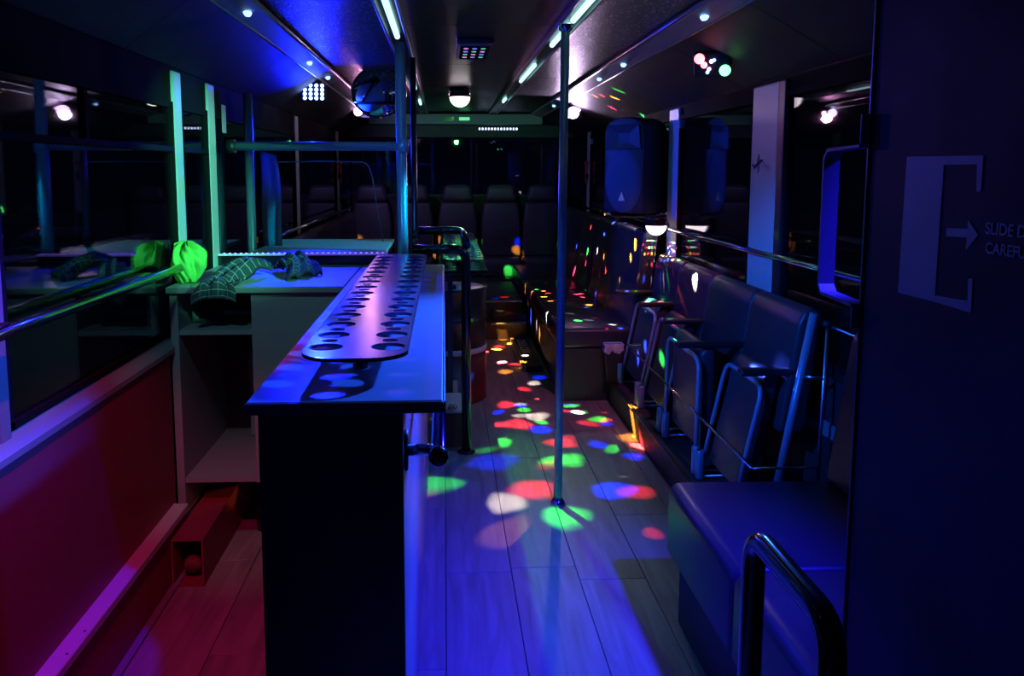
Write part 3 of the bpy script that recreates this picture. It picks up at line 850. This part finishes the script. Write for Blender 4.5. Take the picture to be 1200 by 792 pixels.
# small device on the drum lid
th = thing('cable_box', 'small pale junction box lying on the drum lid', 'box', (.05, 5.30, .768))
B('case', 'white_plastic', th, .03, .10, 5.27, 5.33, .768, .805, .006)
bm = new_bm(); lathe(bm, [(0, 0), (.014, 0), (.014, .006), (0, .006)], (.065, 5.268, .79), 12, Matrix.Rotation(PI / 2, 4, 'X')); obj('socket', bm, 'black_plastic', th)
# carton at the handrail foot
th = thing('carton', 'low brown carton on the floor between handrail post and bar', 'carton', (.05, 4.55, 0))
B('body', 'carton', th, -.02, .095, 4.42, 4.80, 0, .20, .004, 1)
B('rim', 'white_plastic', th, -.022, .097, 4.418, 4.802, .20, .212, .002, 1)
bm = new_bm(); random.seed(3)
th = None
bm = new_bm()
pts = [(.045 + .02 * math.cos(a * 1.7) + .008 * math.sin(a * 5), 4.46 + .02 * math.sin(a * 2.1), .224 + .006 * math.sin(a * 3)) for a in [i * .35 for i in range(40)]]
tube(bm, pts, .006, 6); tag(obj('cable_coil', bm, 'chrome'), 'small tangle of shiny cable lying on the carton', 'cable')

# ---- cloths on the counter
random.seed(11)
bm = new_bm(); rows = []
cc = pix(206, 322, z=BZ); cc = Vector((-1.0, 3.33, BZ))
cc = Vector((-1.035, 3.30, BZ))
from mathutils import noise as mn


def ridge(v, o=0.): return 1 - abs(mn.noise(Vector(v) + Vector((o, o * .7, -o)))) * 2.2


NU, NV = 110, 56
for i in range(NV + 1):
    th_ = PI * i / NV; row = []
    for j in range(NU):
        a = 2 * PI * j / NU
        d = Vector((math.sin(th_) * math.cos(a), math.sin(th_) * math.sin(a), math.cos(th_)))
        q = d + .25 * Vector((mn.noise(d * 2.5), mn.noise(d * 2.5 + Vector((7, 3, 1))), mn.noise(d * 2.5 + Vector((1, 9, 4)))))
        cs, sn = math.cos(a + .5 * d.z), math.sin(a + .5 * d.z)
        R = .78 + .30 * ridge((cs * 1.9, sn * 1.9, d.z * .7), 3.1) + .14 * ridge((cs * 4.2, sn * 4.2, d.z * 1.1), 8.3)
        flare = 1 + .30 * d.z
        p = Vector((.066 * R * d.x * flare, .078 * R * d.y * flare, .076 + .080 * R * d.z))
        row.append(bm.verts.new((max(XL + .024, cc.x + p.x), cc.y + p.y, BZ + max(.001, p.z))))
    rows.append(row)
for a, b in zip(rows, rows[1:]):
    for j in range(NU): bm.faces.new((a[j], a[(j + 1) % NU], b[(j + 1) % NU], b[j]))
bmesh.ops.remove_doubles(bm, verts=bm.verts, dist=.0002)
tag(obj('crumpled_cloth', bm, 'green_cloth', smooth=True), 'bright green crumpled cloth heaped on the counter against the window', 'cloth')


def towel(path, width, label, seed, wdir):
    """folded towel: a wide strip swept along a path, rippled, with real thickness"""
    bm = new_bm(); uvl = bm.loops.layers.uv.new('UVMap')
    P_ = []
    pts = [Vector(p) for p in path]
    for s in range(len(pts) - 1):
        for k in range(8):
            t = k / 8
            p0 = pts[max(0, s - 1)]; p1 = pts[s]; p2 = pts[s + 1]; p3 = pts[min(len(pts) - 1, s + 2)]
            P_.append(.5 * ((2 * p1) + (p2 - p0) * t + (2 * p0 - 5 * p1 + 4 * p2 - p3) * t * t + (3 * p1 - p0 - 3 * p2 + p3) * t ** 3))
    P_.append(pts[-1])
    NW = 14; top = []; bot = []
    wd = Vector(wdir).normalized()
    for i, p in enumerate(P_):
        d = (P_[min(i + 1, len(P_) - 1)] - P_[max(i - 1, 0)]).normalized()
        nrm = d.cross(wd).normalized()
        ta = []; tb_ = []
        wv = width * (.75 + .55 * i / len(P_) + .06 * math.sin(i * .55 + seed))
        for j in range(NW + 1):
            u = j / NW - .5
            rip = .013 * math.sin(u * 16 + seed + i * .18) + .006 * math.sin(u * 31 + i * .4 + seed * 2)
            q = p + wd * (u * wv) + nrm * rip - Vector((0, 0, .022)) * (abs(u * 2) ** 3)
            th_ = .007
            ta.append(bm.verts.new(q + nrm * th_)); tb_.append(bm.verts.new(q - nrm * th_))
        top.append(ta); bot.append(tb_)
    n_ = len(P_)

    def face(vs, uvs):
        f = bm.faces.new(vs); f.smooth = True
        for l, c in zip(f.loops, uvs): l[uvl].uv = c
    for i in range(n_ - 1):
        for j in range(NW):
            uv = [(i / n_, j / NW), ((i + 1) / n_, j / NW), ((i + 1) / n_, (j + 1) / NW), (i / n_, (j + 1) / NW)]
            face((top[i][j], top[i + 1][j], top[i + 1][j + 1], top[i][j + 1]), uv)
            face((bot[i][j + 1], bot[i + 1][j + 1], bot[i + 1][j], bot[i][j]), uv[::-1])
        for j in (0, NW):
            uv = [(i / n_, .5)] * 4
            face((top[i][j], bot[i][j], bot[i + 1][j], top[i + 1][j]), uv)
    for i in (0, n_ - 1):
        for j in range(NW): face((top[i][j], top[i][j + 1], bot[i][j + 1], bot[i][j]), [(i / n_, .5)] * 4)
    return tag(obj('tea_towel', bm, 'towel'), label, 'towel', 'checked towels on the counter')


towel([(-.79, 3.50, 1.15), (-.83, 3.40, 1.175), (-.865, 3.29, 1.15), (-.885, 3.20, 1.122), (-.89, 3.150, 1.112), (-.89, 3.138, 1.06)], .13, 'dark checked towel hanging over the front edge of the counter', 1.0, (1, .25, 0))
towel([(-.72, 3.70, 1.125), (-.67, 3.63, 1.175), (-.62, 3.53, 1.155), (-.59, 3.41, 1.118)], .17, 'dark checked towel lying folded on the counter top', 2.3, (.55, .8, 0))

# ---- rectangular duct on the floor under the shelves, with a valve in its mouth
th = thing('floor_duct', 'open-ended rectangular metal duct on the floor under the shelves', 'duct', (-.98, 3.3, 0))
dx0, dx1, dy0, dy1, dz0, dz1 = -1.022, -.905, 2.93, 3.75, .0, .185
B('top_plate', 'red_panel', th, dx0, dx1, dy0, dy1, dz1 - .006, dz1)
B('bottom_plate', 'red_panel', th, dx0, dx1, dy0, dy1, dz0, dz0 + .006)
B('side_plate', 'red_panel', th, dx0, dx0 + .006, dy0, dy1, dz0 + .006, dz1 - .006)
B('side_plate', 'red_panel', th, dx1 - .006, dx1, dy0, dy1, dz0 + .006, dz1 - .006)
bm = new_bm(); lathe(bm, [(0, 0), (.03, 0), (.034, .02), (.022, .03), (.022, .12)], ((dx0 + dx1) / 2, dy0 + .05, .06), 16, Matrix.Rotation(-PI / 2, 4, 'X')); obj('valve', bm, 'carton', th)
# bottle on the floor in the dark beside it
bt = pix(275, 622, z=0)
bm = new_bm(); lathe(bm, [(0, 0), (.028, 0), (.03, .01), (.03, .10), (.012, .14), (.012, .18), (0, .18)], (-.79, 3.42, 0), 20); tag(obj('small_bottle', bm, 'black_gloss'), 'small dark glossy bottle standing on the floor beside the duct', 'bottle')

# ================================================================== SEATING
def cushion(bm, x0, x1, y0, y1, z0, z1, b=.03): return box(bm, x0, x1, y0, y1, z0, z1, b, 3)


def smooth(o):
    for p in o.data.polygons: p.use_smooth = True
    return o


# platform under the tip-up seats
pf = thing('seat_platform', 'low dark platform along the right wall under the tip-up seats', 'platform', (1.3, 4, 0))
B('deck', 'step_dark', pf, 1.112, XR - .002, 2.70, 5.318, 0, .142)
B('edge_strip', 'alu_dark', pf, 1.106, 1.13, 2.70, 5.318, .136, .146, .002, 1)
# long bench on the right
lb = thing('long_bench', 'long black vinyl bench along the right wall speckled with coloured light', 'bench', (1.1, 7.2, 0))
B('base', 'wall_dark', lb, .80, 1.30, 5.32, 9.1, 0, .36)
for i, (a, b) in enumerate([(5.31, 6.55), (6.55, 7.8), (7.8, 9.1)]):
    smooth(obj('seat_cushion', cushion(new_bm(), .765, 1.30, a + .003, b - .003, .36, .50, .03), 'vinyl', lb))
for a, b in [(5.33, 6.1), (6.1, 6.9), (6.9, 7.7), (7.7, 8.4), (8.4, 9.1)]:
    bm = new_bm(); prism(bm, [(1.245, .49), (1.36, .49), (1.43, 1.12), (1.40, 1.155), (1.34, 1.15), (1.325, 1.12)], 'y', a + .002, b - .002, .018, 3)
    smooth(obj('back_cushion', bm, 'vinyl', lb))
# bench on the left at the back
lb2 = thing('side_bench', 'dark bench with padded back along the left wall behind the bar', 'bench', (-.85, 6.6, 0))
B('base', 'wall_dark', lb2, -1.06, -.62, 4.95, 9.0, 0, .36)
for a, b in [(4.95, 6.3), (6.3, 7.65), (7.65, 9.0)]:
    smooth(obj('seat_cushion', cushion(new_bm(), -1.05, -.58, a + .003, b - .003, .36, .50, .03), 'vinyl', lb2))
    bm = new_bm(); prism(bm, [(-.92, .50), (-1.06, .50), (-1.06, 1.10), (-1.0, 1.10), (-.975, 1.07)], 'y', a + .002, b - .002, .02, 3)
    smooth(obj('back_cushion', bm, 'vinyl', lb2))
T('back_rail', 'chrome', lb2, [(-1.02, 4.95, 1.15), (-1.02, 9.0, 1.15)], .012, 10)
for yy in (5.1, 7.0, 8.8): T('rail_post', 'chrome', lb2, [(-1.02, yy, 1.09), (-1.02, yy, 1.15)], .008, 8)

# near bench on the right
nb = thing('near_bench', 'black vinyl bench seat beside the sliding door with a green glint', 'bench', (1.1, 1.8, 0))
B('base', 'wall_dark', nb, .80, 1.44, .7, 2.61, 0, .30, .004, 1)
for a, b in [(2.06, 2.69), (1.35, 2.05), (.7, 1.34)]:
    bm = new_bm(); prism(bm, [(.775, .22), (1.42, .22), (1.42, .47), (.80, .475), (.775, .45)], 'y', a, b, .022, 3)
    smooth(obj('seat_cushion', bm, 'vinyl', nb))
    bm = new_bm(); prism(bm, [(1.33, .47), (1.46, .47), (1.495, 1.02), (1.43, 1.02), (1.40, .98)], 'y', a, b, .02, 3)
    smooth(obj('back_cushion', bm, 'vinyl', nb))

# tip-up seats
seats = [(5.22, 4.74, 1.27, 'folded tip-up seat under the rail disco lamp next to the waste bin'),
         (4.66, 4.22, 1.27, 'second tip-up seat along from the waste bin, hoop leaning back'),
         (4.12, 3.60, 1.168, 'third tip-up seat along from the waste bin, hoop standing upright'),
         (3.54, 3.12, 1.275, 'tip-up seat closed off by a chrome end frame beside the near bench')]
bb = [5.29, 4.74, 4.19, 3.61, 3.09]
HZ = .69
for i, (ya, yb, xt, lab) in enumerate(seats):
    th = thing('tip_up_seat', lab, 'seat', (1.3, (ya + yb) / 2, .146), group='tip-up seats')
    b0, b1 = bb[i + 1], bb[i]
    bm = new_bm(); prism(bm, [(1.335, .50), (1.45, .50), (1.495, .99), (1.46, 1.012), (1.425, 1.0), (1.40, .95)], 'y', b0 + .004, b1 - .004, .022, 3)
    smooth(obj('backrest', bm, 'vinyl', th))
    # squab folded up behind its hoop
    bm = new_bm()
    x0b = 1.175
    prism(bm, [(x0b + .012, .24), (x0b + .085, .24), (xt + .095, HZ + .035), (xt + .055, HZ + .055), (xt + .015, HZ + .02)], 'y', yb + .03, ya - .03, .022, 3)
    smooth(obj('squab', bm, 'vinyl', th))
    # chrome hoop
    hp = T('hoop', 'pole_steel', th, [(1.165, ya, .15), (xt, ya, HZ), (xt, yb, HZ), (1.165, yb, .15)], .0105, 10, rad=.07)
    for yy in (ya, yb):
        bm = new_bm(); lathe(bm, [(0, 0), (.019, 0), (.021, .006), (.021, .125), (.016, .135), (.012, .135)], (1.166, yy, .146), 14)
        obj('leg_sleeve', bm, 'pole_steel', hp)
        T('floor_bracket', 'alu', hp, [(1.166, yy, .155), (1.33, yy, .155), (1.33, yy, .24)], .009, 8)
    # armrest from the backrest towards the aisle
    B('armrest', 'black_plastic', th, xt - .10, 1.44, b0 + .004, b0 + .058, .735, .765, .012, 3)
    T('arm_stay', 'pole_steel', th, [(1.41, b0 + .03, .735), (1.36, b0 + .03, .50)], .008, 8)
    if i == 0: B('armrest', 'black_plastic', th, 1.13, 1.44, 5.24, 5.285, .735, .765, .012, 3)
    T('seat_support', 'alu_dark', th, [(1.38, (b0 + b1) / 2, .52), (1.38, (b0 + b1) / 2, .146)], .014, 8)
# bar running along the front of the seats
th = thing('seat_front_bar', 'thin chrome bar running along the front of the tip-up seats', 'bar', (1.16, 3.8, .6))
pA = pix(735, 404, x=1.148); pB = pix(881, 549, x=1.148)
T('rod', 'chrome', th, [pA, pB], .0055, 8)
T('return_arm', 'chrome', th, [pB, (1.40, pB.y, pB.z)], .0055, 8)
T('return_arm', 'chrome', th, [pA, (1.40, pA.y, pA.z)], .0055, 8)
# end frame
th = thing('seat_end_frame', 'upright chrome end frame closing the row of tip-up seats', 'frame', (1.42, 3.05, .146))
T('raked_post', 'pole_steel', th, [(1.29, 3.045, .146), (1.435, 3.045, 1.0)], .0165, 12)
T('upright', 'alu', th, [(1.455, 3.0, .146), (1.47, 3.0, .96)], .008, 10)
T('tie', 'alu', th, [(1.395, 3.045, .75), (1.465, 3.0, .75)], .008, 8)
T('tie', 'alu', th, [(1.32, 3.045, .32), (1.457, 3.0, .32)], .008, 8)
bm = new_bm(); lathe(bm, [(0, 0), (.018, 0), (.018, .02), (0, .022)], (1.468, 3.0, .955), 12); obj('knob', bm, 'black_plastic', th)

# waste bin with liner
th = thing('waste_bin', 'small black waste bin with a clear liner at the end of the long bench', 'bin', (1.17, 5.13, .146))
bx, by = 1.0, 5.268
bm = new_bm(); prism(bm, [(bx - .05, .146), (bx + .05, .146), (bx + .07, .40), (bx - .07, .40)], 'y', by - .034, by + .034, .008, 2)
bmesh.ops.translate(bm, vec=(.125, 0, 0), verts=bm.verts); obj('body', bm, 'black_plastic', th)
bm = new_bm(); bx += .125; loops = []
for (k1, zz) in ((.90, .385), (1.0, .408), (1.08, .404), (1.10, .35)):
    lp_ = []
    for kk in range(48):
        a = 2 * PI * kk / 48; c, s_ = math.cos(a), math.sin(a)
        sq = min(1 / max(abs(c), abs(s_)), 1.3)
        wv = (.010 * math.sin(7 * a + 1) + .006 * math.sin(13 * a)) if zz == .35 else 0
        lp_.append(bm.verts.new((bx + .062 * c * sq * k1, by + .034 * s_ * sq * k1, zz + wv)))
    loops.append(lp_)
for a, b in zip(loops, loops[1:]):
    for kk in range(48): bm.faces.new((a[kk], a[(kk + 1) % 48], b[(kk + 1) % 48], b[kk]))
obj('liner', bm, 'liner', th, smooth=True)

# rear row of seats on its plinth, and the steps
st = thing('rear_steps', 'two dark steps with metal nosings at the end of the aisle', 'steps', (.3, 8, 0))
B('tread', 'step_dark', st, -.56, .76, 7.35, 7.72, 0, .15)
B('tread', 'step_dark', st, -.56, .76, 7.72, 9.1, 0, .30)
B('nosing', 'alu', st, .43, .755, 7.335, 7.36, .138, .156, .003, 1)
B('nosing', 'alu', st, -.1, .755, 7.705, 7.73, .288, .306, .003, 1)
B('side_box', 'black_plastic', st, .45, .76, 7.45, 7.72, .15, .22, .004, 1)
pl = thing('rear_plinth', 'dark plinth carrying the back row of seats', 'plinth', (.13, 9.4, 0))
B('block', 'step_dark', pl, XL + .05, XR - .05, 9.1, Y1 - .01, 0, .34)
rear_labels = ['dark coach seat in the back row up against the left window wall', 'dark coach seat in the back row partly hidden by the steel pole', 'middle coach seat of the back row facing the aisle', 'dark coach seat in the back row right of the middle one', 'dark coach seat in the back row up against the right wall']
for i, cxp in enumerate((432.5, 484, 536.5, 588, 637)):
    q = pix(cxp, 260, y=9.25); x = max(q.x, -.83)
    th = thing('coach_seat', rear_labels[i], 'seat', (x, 9.4, .34), group='back row seats')
    wd = .228
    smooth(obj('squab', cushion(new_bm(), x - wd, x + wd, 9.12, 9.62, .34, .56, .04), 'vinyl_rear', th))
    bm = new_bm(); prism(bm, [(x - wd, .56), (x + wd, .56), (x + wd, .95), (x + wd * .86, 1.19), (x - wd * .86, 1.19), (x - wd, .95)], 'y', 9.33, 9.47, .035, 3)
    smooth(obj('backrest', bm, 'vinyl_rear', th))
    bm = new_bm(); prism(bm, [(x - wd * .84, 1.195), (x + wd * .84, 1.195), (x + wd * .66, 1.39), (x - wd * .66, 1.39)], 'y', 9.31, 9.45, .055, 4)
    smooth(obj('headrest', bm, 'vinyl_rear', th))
# row of LED points on the rear header
th = thing('led_bar', 'row of tiny white LED points under the rear header', 'led bar', (.6, 9.51, 1.93))
a, b = pix(562, 151, y=9.5), pix(632, 150, y=9.5)
B('strip', 'black_plastic', th, a.x - .02, b.x + .02, 9.495, 9.518, a.z - .014, a.z + .014)
for k in range(13):
    x = a.x + (b.x - a.x) * (k / 12) * .62
    B('led_point', 'dot_white', th, x - .009, x + .009, 9.489, 9.496, a.z - .012, a.z + .012)

# black amplifier-like box lying by the bench front
e0 = pix(612, 436, z=0)
bx0, by0 = e0.x - .0, e0.y
th = thing('black_case', 'flat black case with silver edge lying along the long bench front', 'case', (.68, by0 + .2, 0))
B('body', 'door_panel', th, bx0, .758, by0, by0 + 1.08, .0, .045, .004, 1)
for k_ in (0, .018): B('silver_edge', 'alu', th, bx0 - .004 + k_, bx0 + .008 + k_, by0 - .003, by0 + 1.083, .0, .050, .002, 1)
o = mesh_obj('lettering', text_mesh('DELOX', .10), 'sign_white', th)
o.matrix_parent_inverse = th.matrix_basis.inverted()
o.matrix_basis = Matrix.Translation((bx0 + .045, by0 + 1.0, .0456)) @ Matrix.Rotation(-PI / 2, 4, 'Z') @ Matrix.Diagonal((1.7, 1, 1, 1))

# loudspeaker
sp = pix(744, 249, y=5.52)
ang = math.radians(46)
th = thing('loudspeaker', 'black moulded loudspeaker with horn and round grille on the right window ledge', 'loudspeaker', (sp.x, sp.y, sp.z), (0, 0, -ang))
SW, SH, SD = .158, .64, .15
bm = new_bm(); prism(bm, [(-SW, 0), (SW, 0), (SW, SH - .09), (SW - .03, SH - .03), (SW - .10, SH), (-SW + .10, SH), (-SW + .03, SH - .03), (-SW, SH - .09)], 'y', -SD, SD, .014, 2)
smooth(obj('cabinet', bm, 'speaker_body', th, True))
bm = new_bm(); lathe(bm, [(0, .014), (.10, .012), (.155, .004), (.158, 0)], (0, -SD, .215), 36, Matrix.Rotation(PI / 2, 4, 'X')); 
for v in bm.verts: v.co.z = .215 + (v.co.z - .215) * 1.34; v.co.x *= .92
gr = obj('grille', bm, 'speaker_grille', th, True)
# flared horn: a stepped rectangular recess ringed by a raised frame
bm = new_bm()
o4 = [(-.14, .43), (.14, .43), (.12, .585), (-.12, .585)]; i4 = [(-.045, .465), (.045, .465), (.045, .535), (-.045, .535)]
va = [bm.verts.new((x, -SD - .016, z)) for x, z in o4]; vb = [bm.verts.new((x, -SD - .002, z)) for x, z in i4]
for k in range(4): bm.faces.new((va[k], va[(k + 1) % 4], vb[(k + 1) % 4], vb[k]))
bm.faces.new(vb)
vc = [bm.verts.new((x * 1.03, -SD, .505 + (z - .505) * 1.05)) for x, z in o4]
for k in range(4): bm.faces.new((vc[k], vc[(k + 1) % 4], va[(k + 1) % 4], va[k]))
obj('horn', bm, 'speaker_body', th, True)
bm = new_bm(); prism(bm, [(-.025, .085), (.025, .085), (0, .145)], 'y', -SD - .020, -SD - .012); obj('logo_badge', bm, 'logo_silver', gr, True)
for s in (-1, 1): B('foot', 'black_plastic', th, s * .12 - .02, s * .12 + .02, -.1, .1, -.012, 0, .003, 1, True)
th = thing('speaker_shelf', 'narrow dark shelf on the right window rail holding the loudspeaker', 'shelf', (1.3, 5.6, sp.z - .03))
B('board', 'black_plastic', th, sp.x - .17, XR - .01, 5.42, 5.78, sp.z - .034, sp.z - .014, .004, 1)
B('bracket', 'black_plastic', th, XR - .035, XR - .01, 5.58, 5.62, sp.z - .20, sp.z - .034)

# emergency hammers on the rear pillars
for side, yy, zz, lab in ((-1, 8.30, 1.50, 'red emergency hammer on the rear left pillar'), (1, 8.30, 1.50, 'red emergency hammer on the rear right pillar')):
    xw = XL + .04 if side < 0 else XR - .04
    th = thing('emergency_hammer', lab, 'hammer', (xw, yy, zz), group='emergency hammers')
    T('handle', 'red_plastic', th, [(xw, 8.42, 1.42), (xw, 8.42, 1.62)], .014, 10)
    T('head', 'red_plastic', th, [(xw, 8.37, 1.63), (xw, 8.47, 1.63)], .018, 10)
    B('holder', 'black_plastic', th, xw - .01 if side > 0 else xw - .022, xw + .022 if side > 0 else xw + .01, 8.39, 8.45, 1.47, 1.52)
    bm = new_bm(); lathe(bm, [(0, 0), (.04, 0), (.04, .003), (.022, .004), (.022, .002), (0, .002)], (XL + .021 if side < 0 else XR - .021, 8.425, 1.76), 20, Matrix.Rotation(PI / 2 * (1 if side < 0 else -1), 4, 'Y')); obj('round_sticker', bm, 'sign_white', th)
# oval sticker and hook on the right pillar
oy = (3.93 + 3.62) / 2 + .06
bm = new_bm(); lathe(bm, [(0, 0), (.022, 0), (.022, .002), (0, .002)], (0, 0, 0), 24, Matrix.Rotation(-PI / 2, 4, 'Y'))
for v in bm.verts: v.co = Vector((v.co.x, v.co.y, v.co.z * 2.1))
bmesh.ops.translate(bm, vec=(XR - .0205, oy, 1.585), verts=bm.verts)
s_ = obj('oval_sticker', bm, 'sign_white'); tag(s_, 'pale oval sticker on the wide right pillar', 'sticker')
bm = new_bm(); box(bm, XR - .0235, XR - .022, oy - .004, oy + .004, 1.56, 1.61); obj('pictogram', bm, 'black_plastic', s_)
bm = new_bm(); box(bm, XR - .0235, XR - .022, oy - .012, oy + .012, 1.58, 1.588); obj('pictogram', bm, 'black_plastic', s_)
tag(T('coat_hook', 'alu_dark', None, [(XR - .02, oy - .05, 1.60), (XR - .05, oy - .05, 1.575), (XR - .055, oy - .05, 1.56), (XR - .065, oy - .05, 1.58)], .005, 8), 'small metal hook on the wide right pillar below the oval sticker', 'hook')
bm = new_bm(); box(bm, XL + .0205, XL + .023, 4.06, 4.13, 1.735, 1.87); tag(obj('notice_sticker', bm, 'sign_white'), 'small pale upright notice on the left pillar over the cross rail', 'sticker')
# thin cable behind the bar
tag(T('hanging_cable', 'grey_paint', None, [pix(320, 190, y=4.2), pix(380, 189, y=4.2), pix(430, 190, y=4.2), pix(436, 205, y=4.2), pix(443, 250, y=4.2), pix(449, 283, y=4.2)], .0025, 6, rad=.05), 'thin pale cable strung under the cross rail and down behind the bar', 'cable')

# ================================================================== SLIDING DOOR AT THE RIGHT, HANDRAIL IN FRONT
DXp = .72
dy = pix(1025, 100, x=DXp).y
door = struct('door_1', box(new_bm(), DXp, DXp + .03, .2, dy, .02, ZC - .005, .003, 1), 'door_panel', 'dark sliding door panel with an opening sign')
B('edge_strip', 'alu_dark', door, DXp - .004, DXp + .034, dy, dy + .008, .02, ZC - .01, .002, 1)
# guard hoop of flat bar round the edge of the door
hoop = thing('door_guard', 'flat metal hoop bracket bolted to the edge of the sliding door', 'bracket', (DXp, dy + .03, 1.45))
ya = dy + .012; yb = pix(970, 260, x=DXp).y
zt = pix(970, 172, x=DXp).z; zb = pix(966, 346, x=DXp).z
zpt, zpb = pix(1022, 133, x=DXp).z, pix(1010, 386, x=DXp).z
B('upper_plate', 'grey_paint', hoop, DXp - .014, DXp + .014, dy + .009, dy + .014, zt, zpt, .001, 1)
B('lower_plate', 'grey_paint', hoop, DXp - .014, DXp + .014, dy + .009, dy + .014, zpb, zb, .001, 1)
bm = new_bm(); prism(bm, [(ya, zt), (yb - .015, zt - .004), (yb, zt - .02), (yb, zb + .02), (yb - .015, zb + .004), (ya, zb), (ya, zb + .005), (yb - .017, zb + .01), (yb - .006, zb + .023), (yb - .006, zt - .023), (yb - .017, zt - .01), (ya, zt - .005)], 'x', DXp - .015, DXp + .015)
obj('flat_bar', bm, 'grey_paint', hoop)
for z_ in (zpt - .012, zt + .012, zpb + .012):
    bm = new_bm(); lathe(bm, [(0, 0), (.004, 0), (.004, .002), (0, .002)], (DXp, dy + .0085, z_), 8, Matrix.Rotation(PI / 2, 4, 'X')); obj('screw', bm, 'chrome', hoop)


def decal(name, polys, m, parent, off=.0012):
    """flat print on the door: pixel outlines carried onto the door's plane"""
    bm = new_bm()
    for poly in polys:
        pts = [pix(a, b, x=DXp) for a, b in poly]
        prism(bm, [(p.y, p.z) for p in pts], 'x', DXp - off, DXp + .0005)
    return obj(name, bm, m, parent)


Z7 = lambda pts: [(1000 + a / 2.64, 120 + b / 2.64) for a, b in pts]
decal('sign_bracket', [Z7([(168, 168), (284, 166), (254, 597), (250, 616), (140, 588)]), Z7([(284, 166), (405, 164), (385, 191), (282, 193)]), Z7([(405, 164), (397, 276), (383, 276), (385, 191)]),
                       Z7([(254, 597), (356, 614), (366, 651), (250, 616)]), Z7([(356, 614), (357, 545), (371, 545), (366, 651)])], 'sign_white', door)
decal('sign_arrow', [Z7([(291, 388), (356, 391), (356, 418), (290, 414)]), Z7([(358, 362), (388, 410), (350, 458)])], 'sign_white', door)
for s, (px_, py_), cap in (('SLIDE DOOR', (410, 405), 38), ('CAREFULLY', (410, 465), 36)):
    p = pix(1000 + px_ / 2.64, 120 + py_ / 2.64, x=DXp)
    hgt = cap / 2.64 * p.y / F
    o = mesh_obj('sign_lettering', text_mesh(s, hgt / .72), 'sign_white', door)
    o.matrix_basis = Matrix.Translation((DXp - .001, p.y, p.z)) @ Matrix(((0, 0, -1, 0), (-1, 0, 0, 0), (0, 1, 0, 0), (0, 0, 0, 1)))
# thick black handrail in front of the near bench
ha = pix(890, 632, x=.52); hb = pix(968, 738, x=.52)
th = thing('entrance_handrail', 'thick black hoop handrail standing in front of the near bench', 'handrail', (.52, 1.15, 0))
T('tube', 'black_gloss', th, [(.52, ha.y + .02, .0), (.52, ha.y + .02, ha.z + .0), (.52, hb.y - .02, ha.z - .0), (.52, hb.y - .02, .0)], .0195, 18, rad=.055)
for yy in (ha.y + .02, hb.y - .02):
    bm = new_bm(); lathe(bm, [(0, 0), (.04, 0), (.04, .006), (.021, .014)], (.52, yy, 0), 16); obj('foot', bm, 'black_gloss', th)
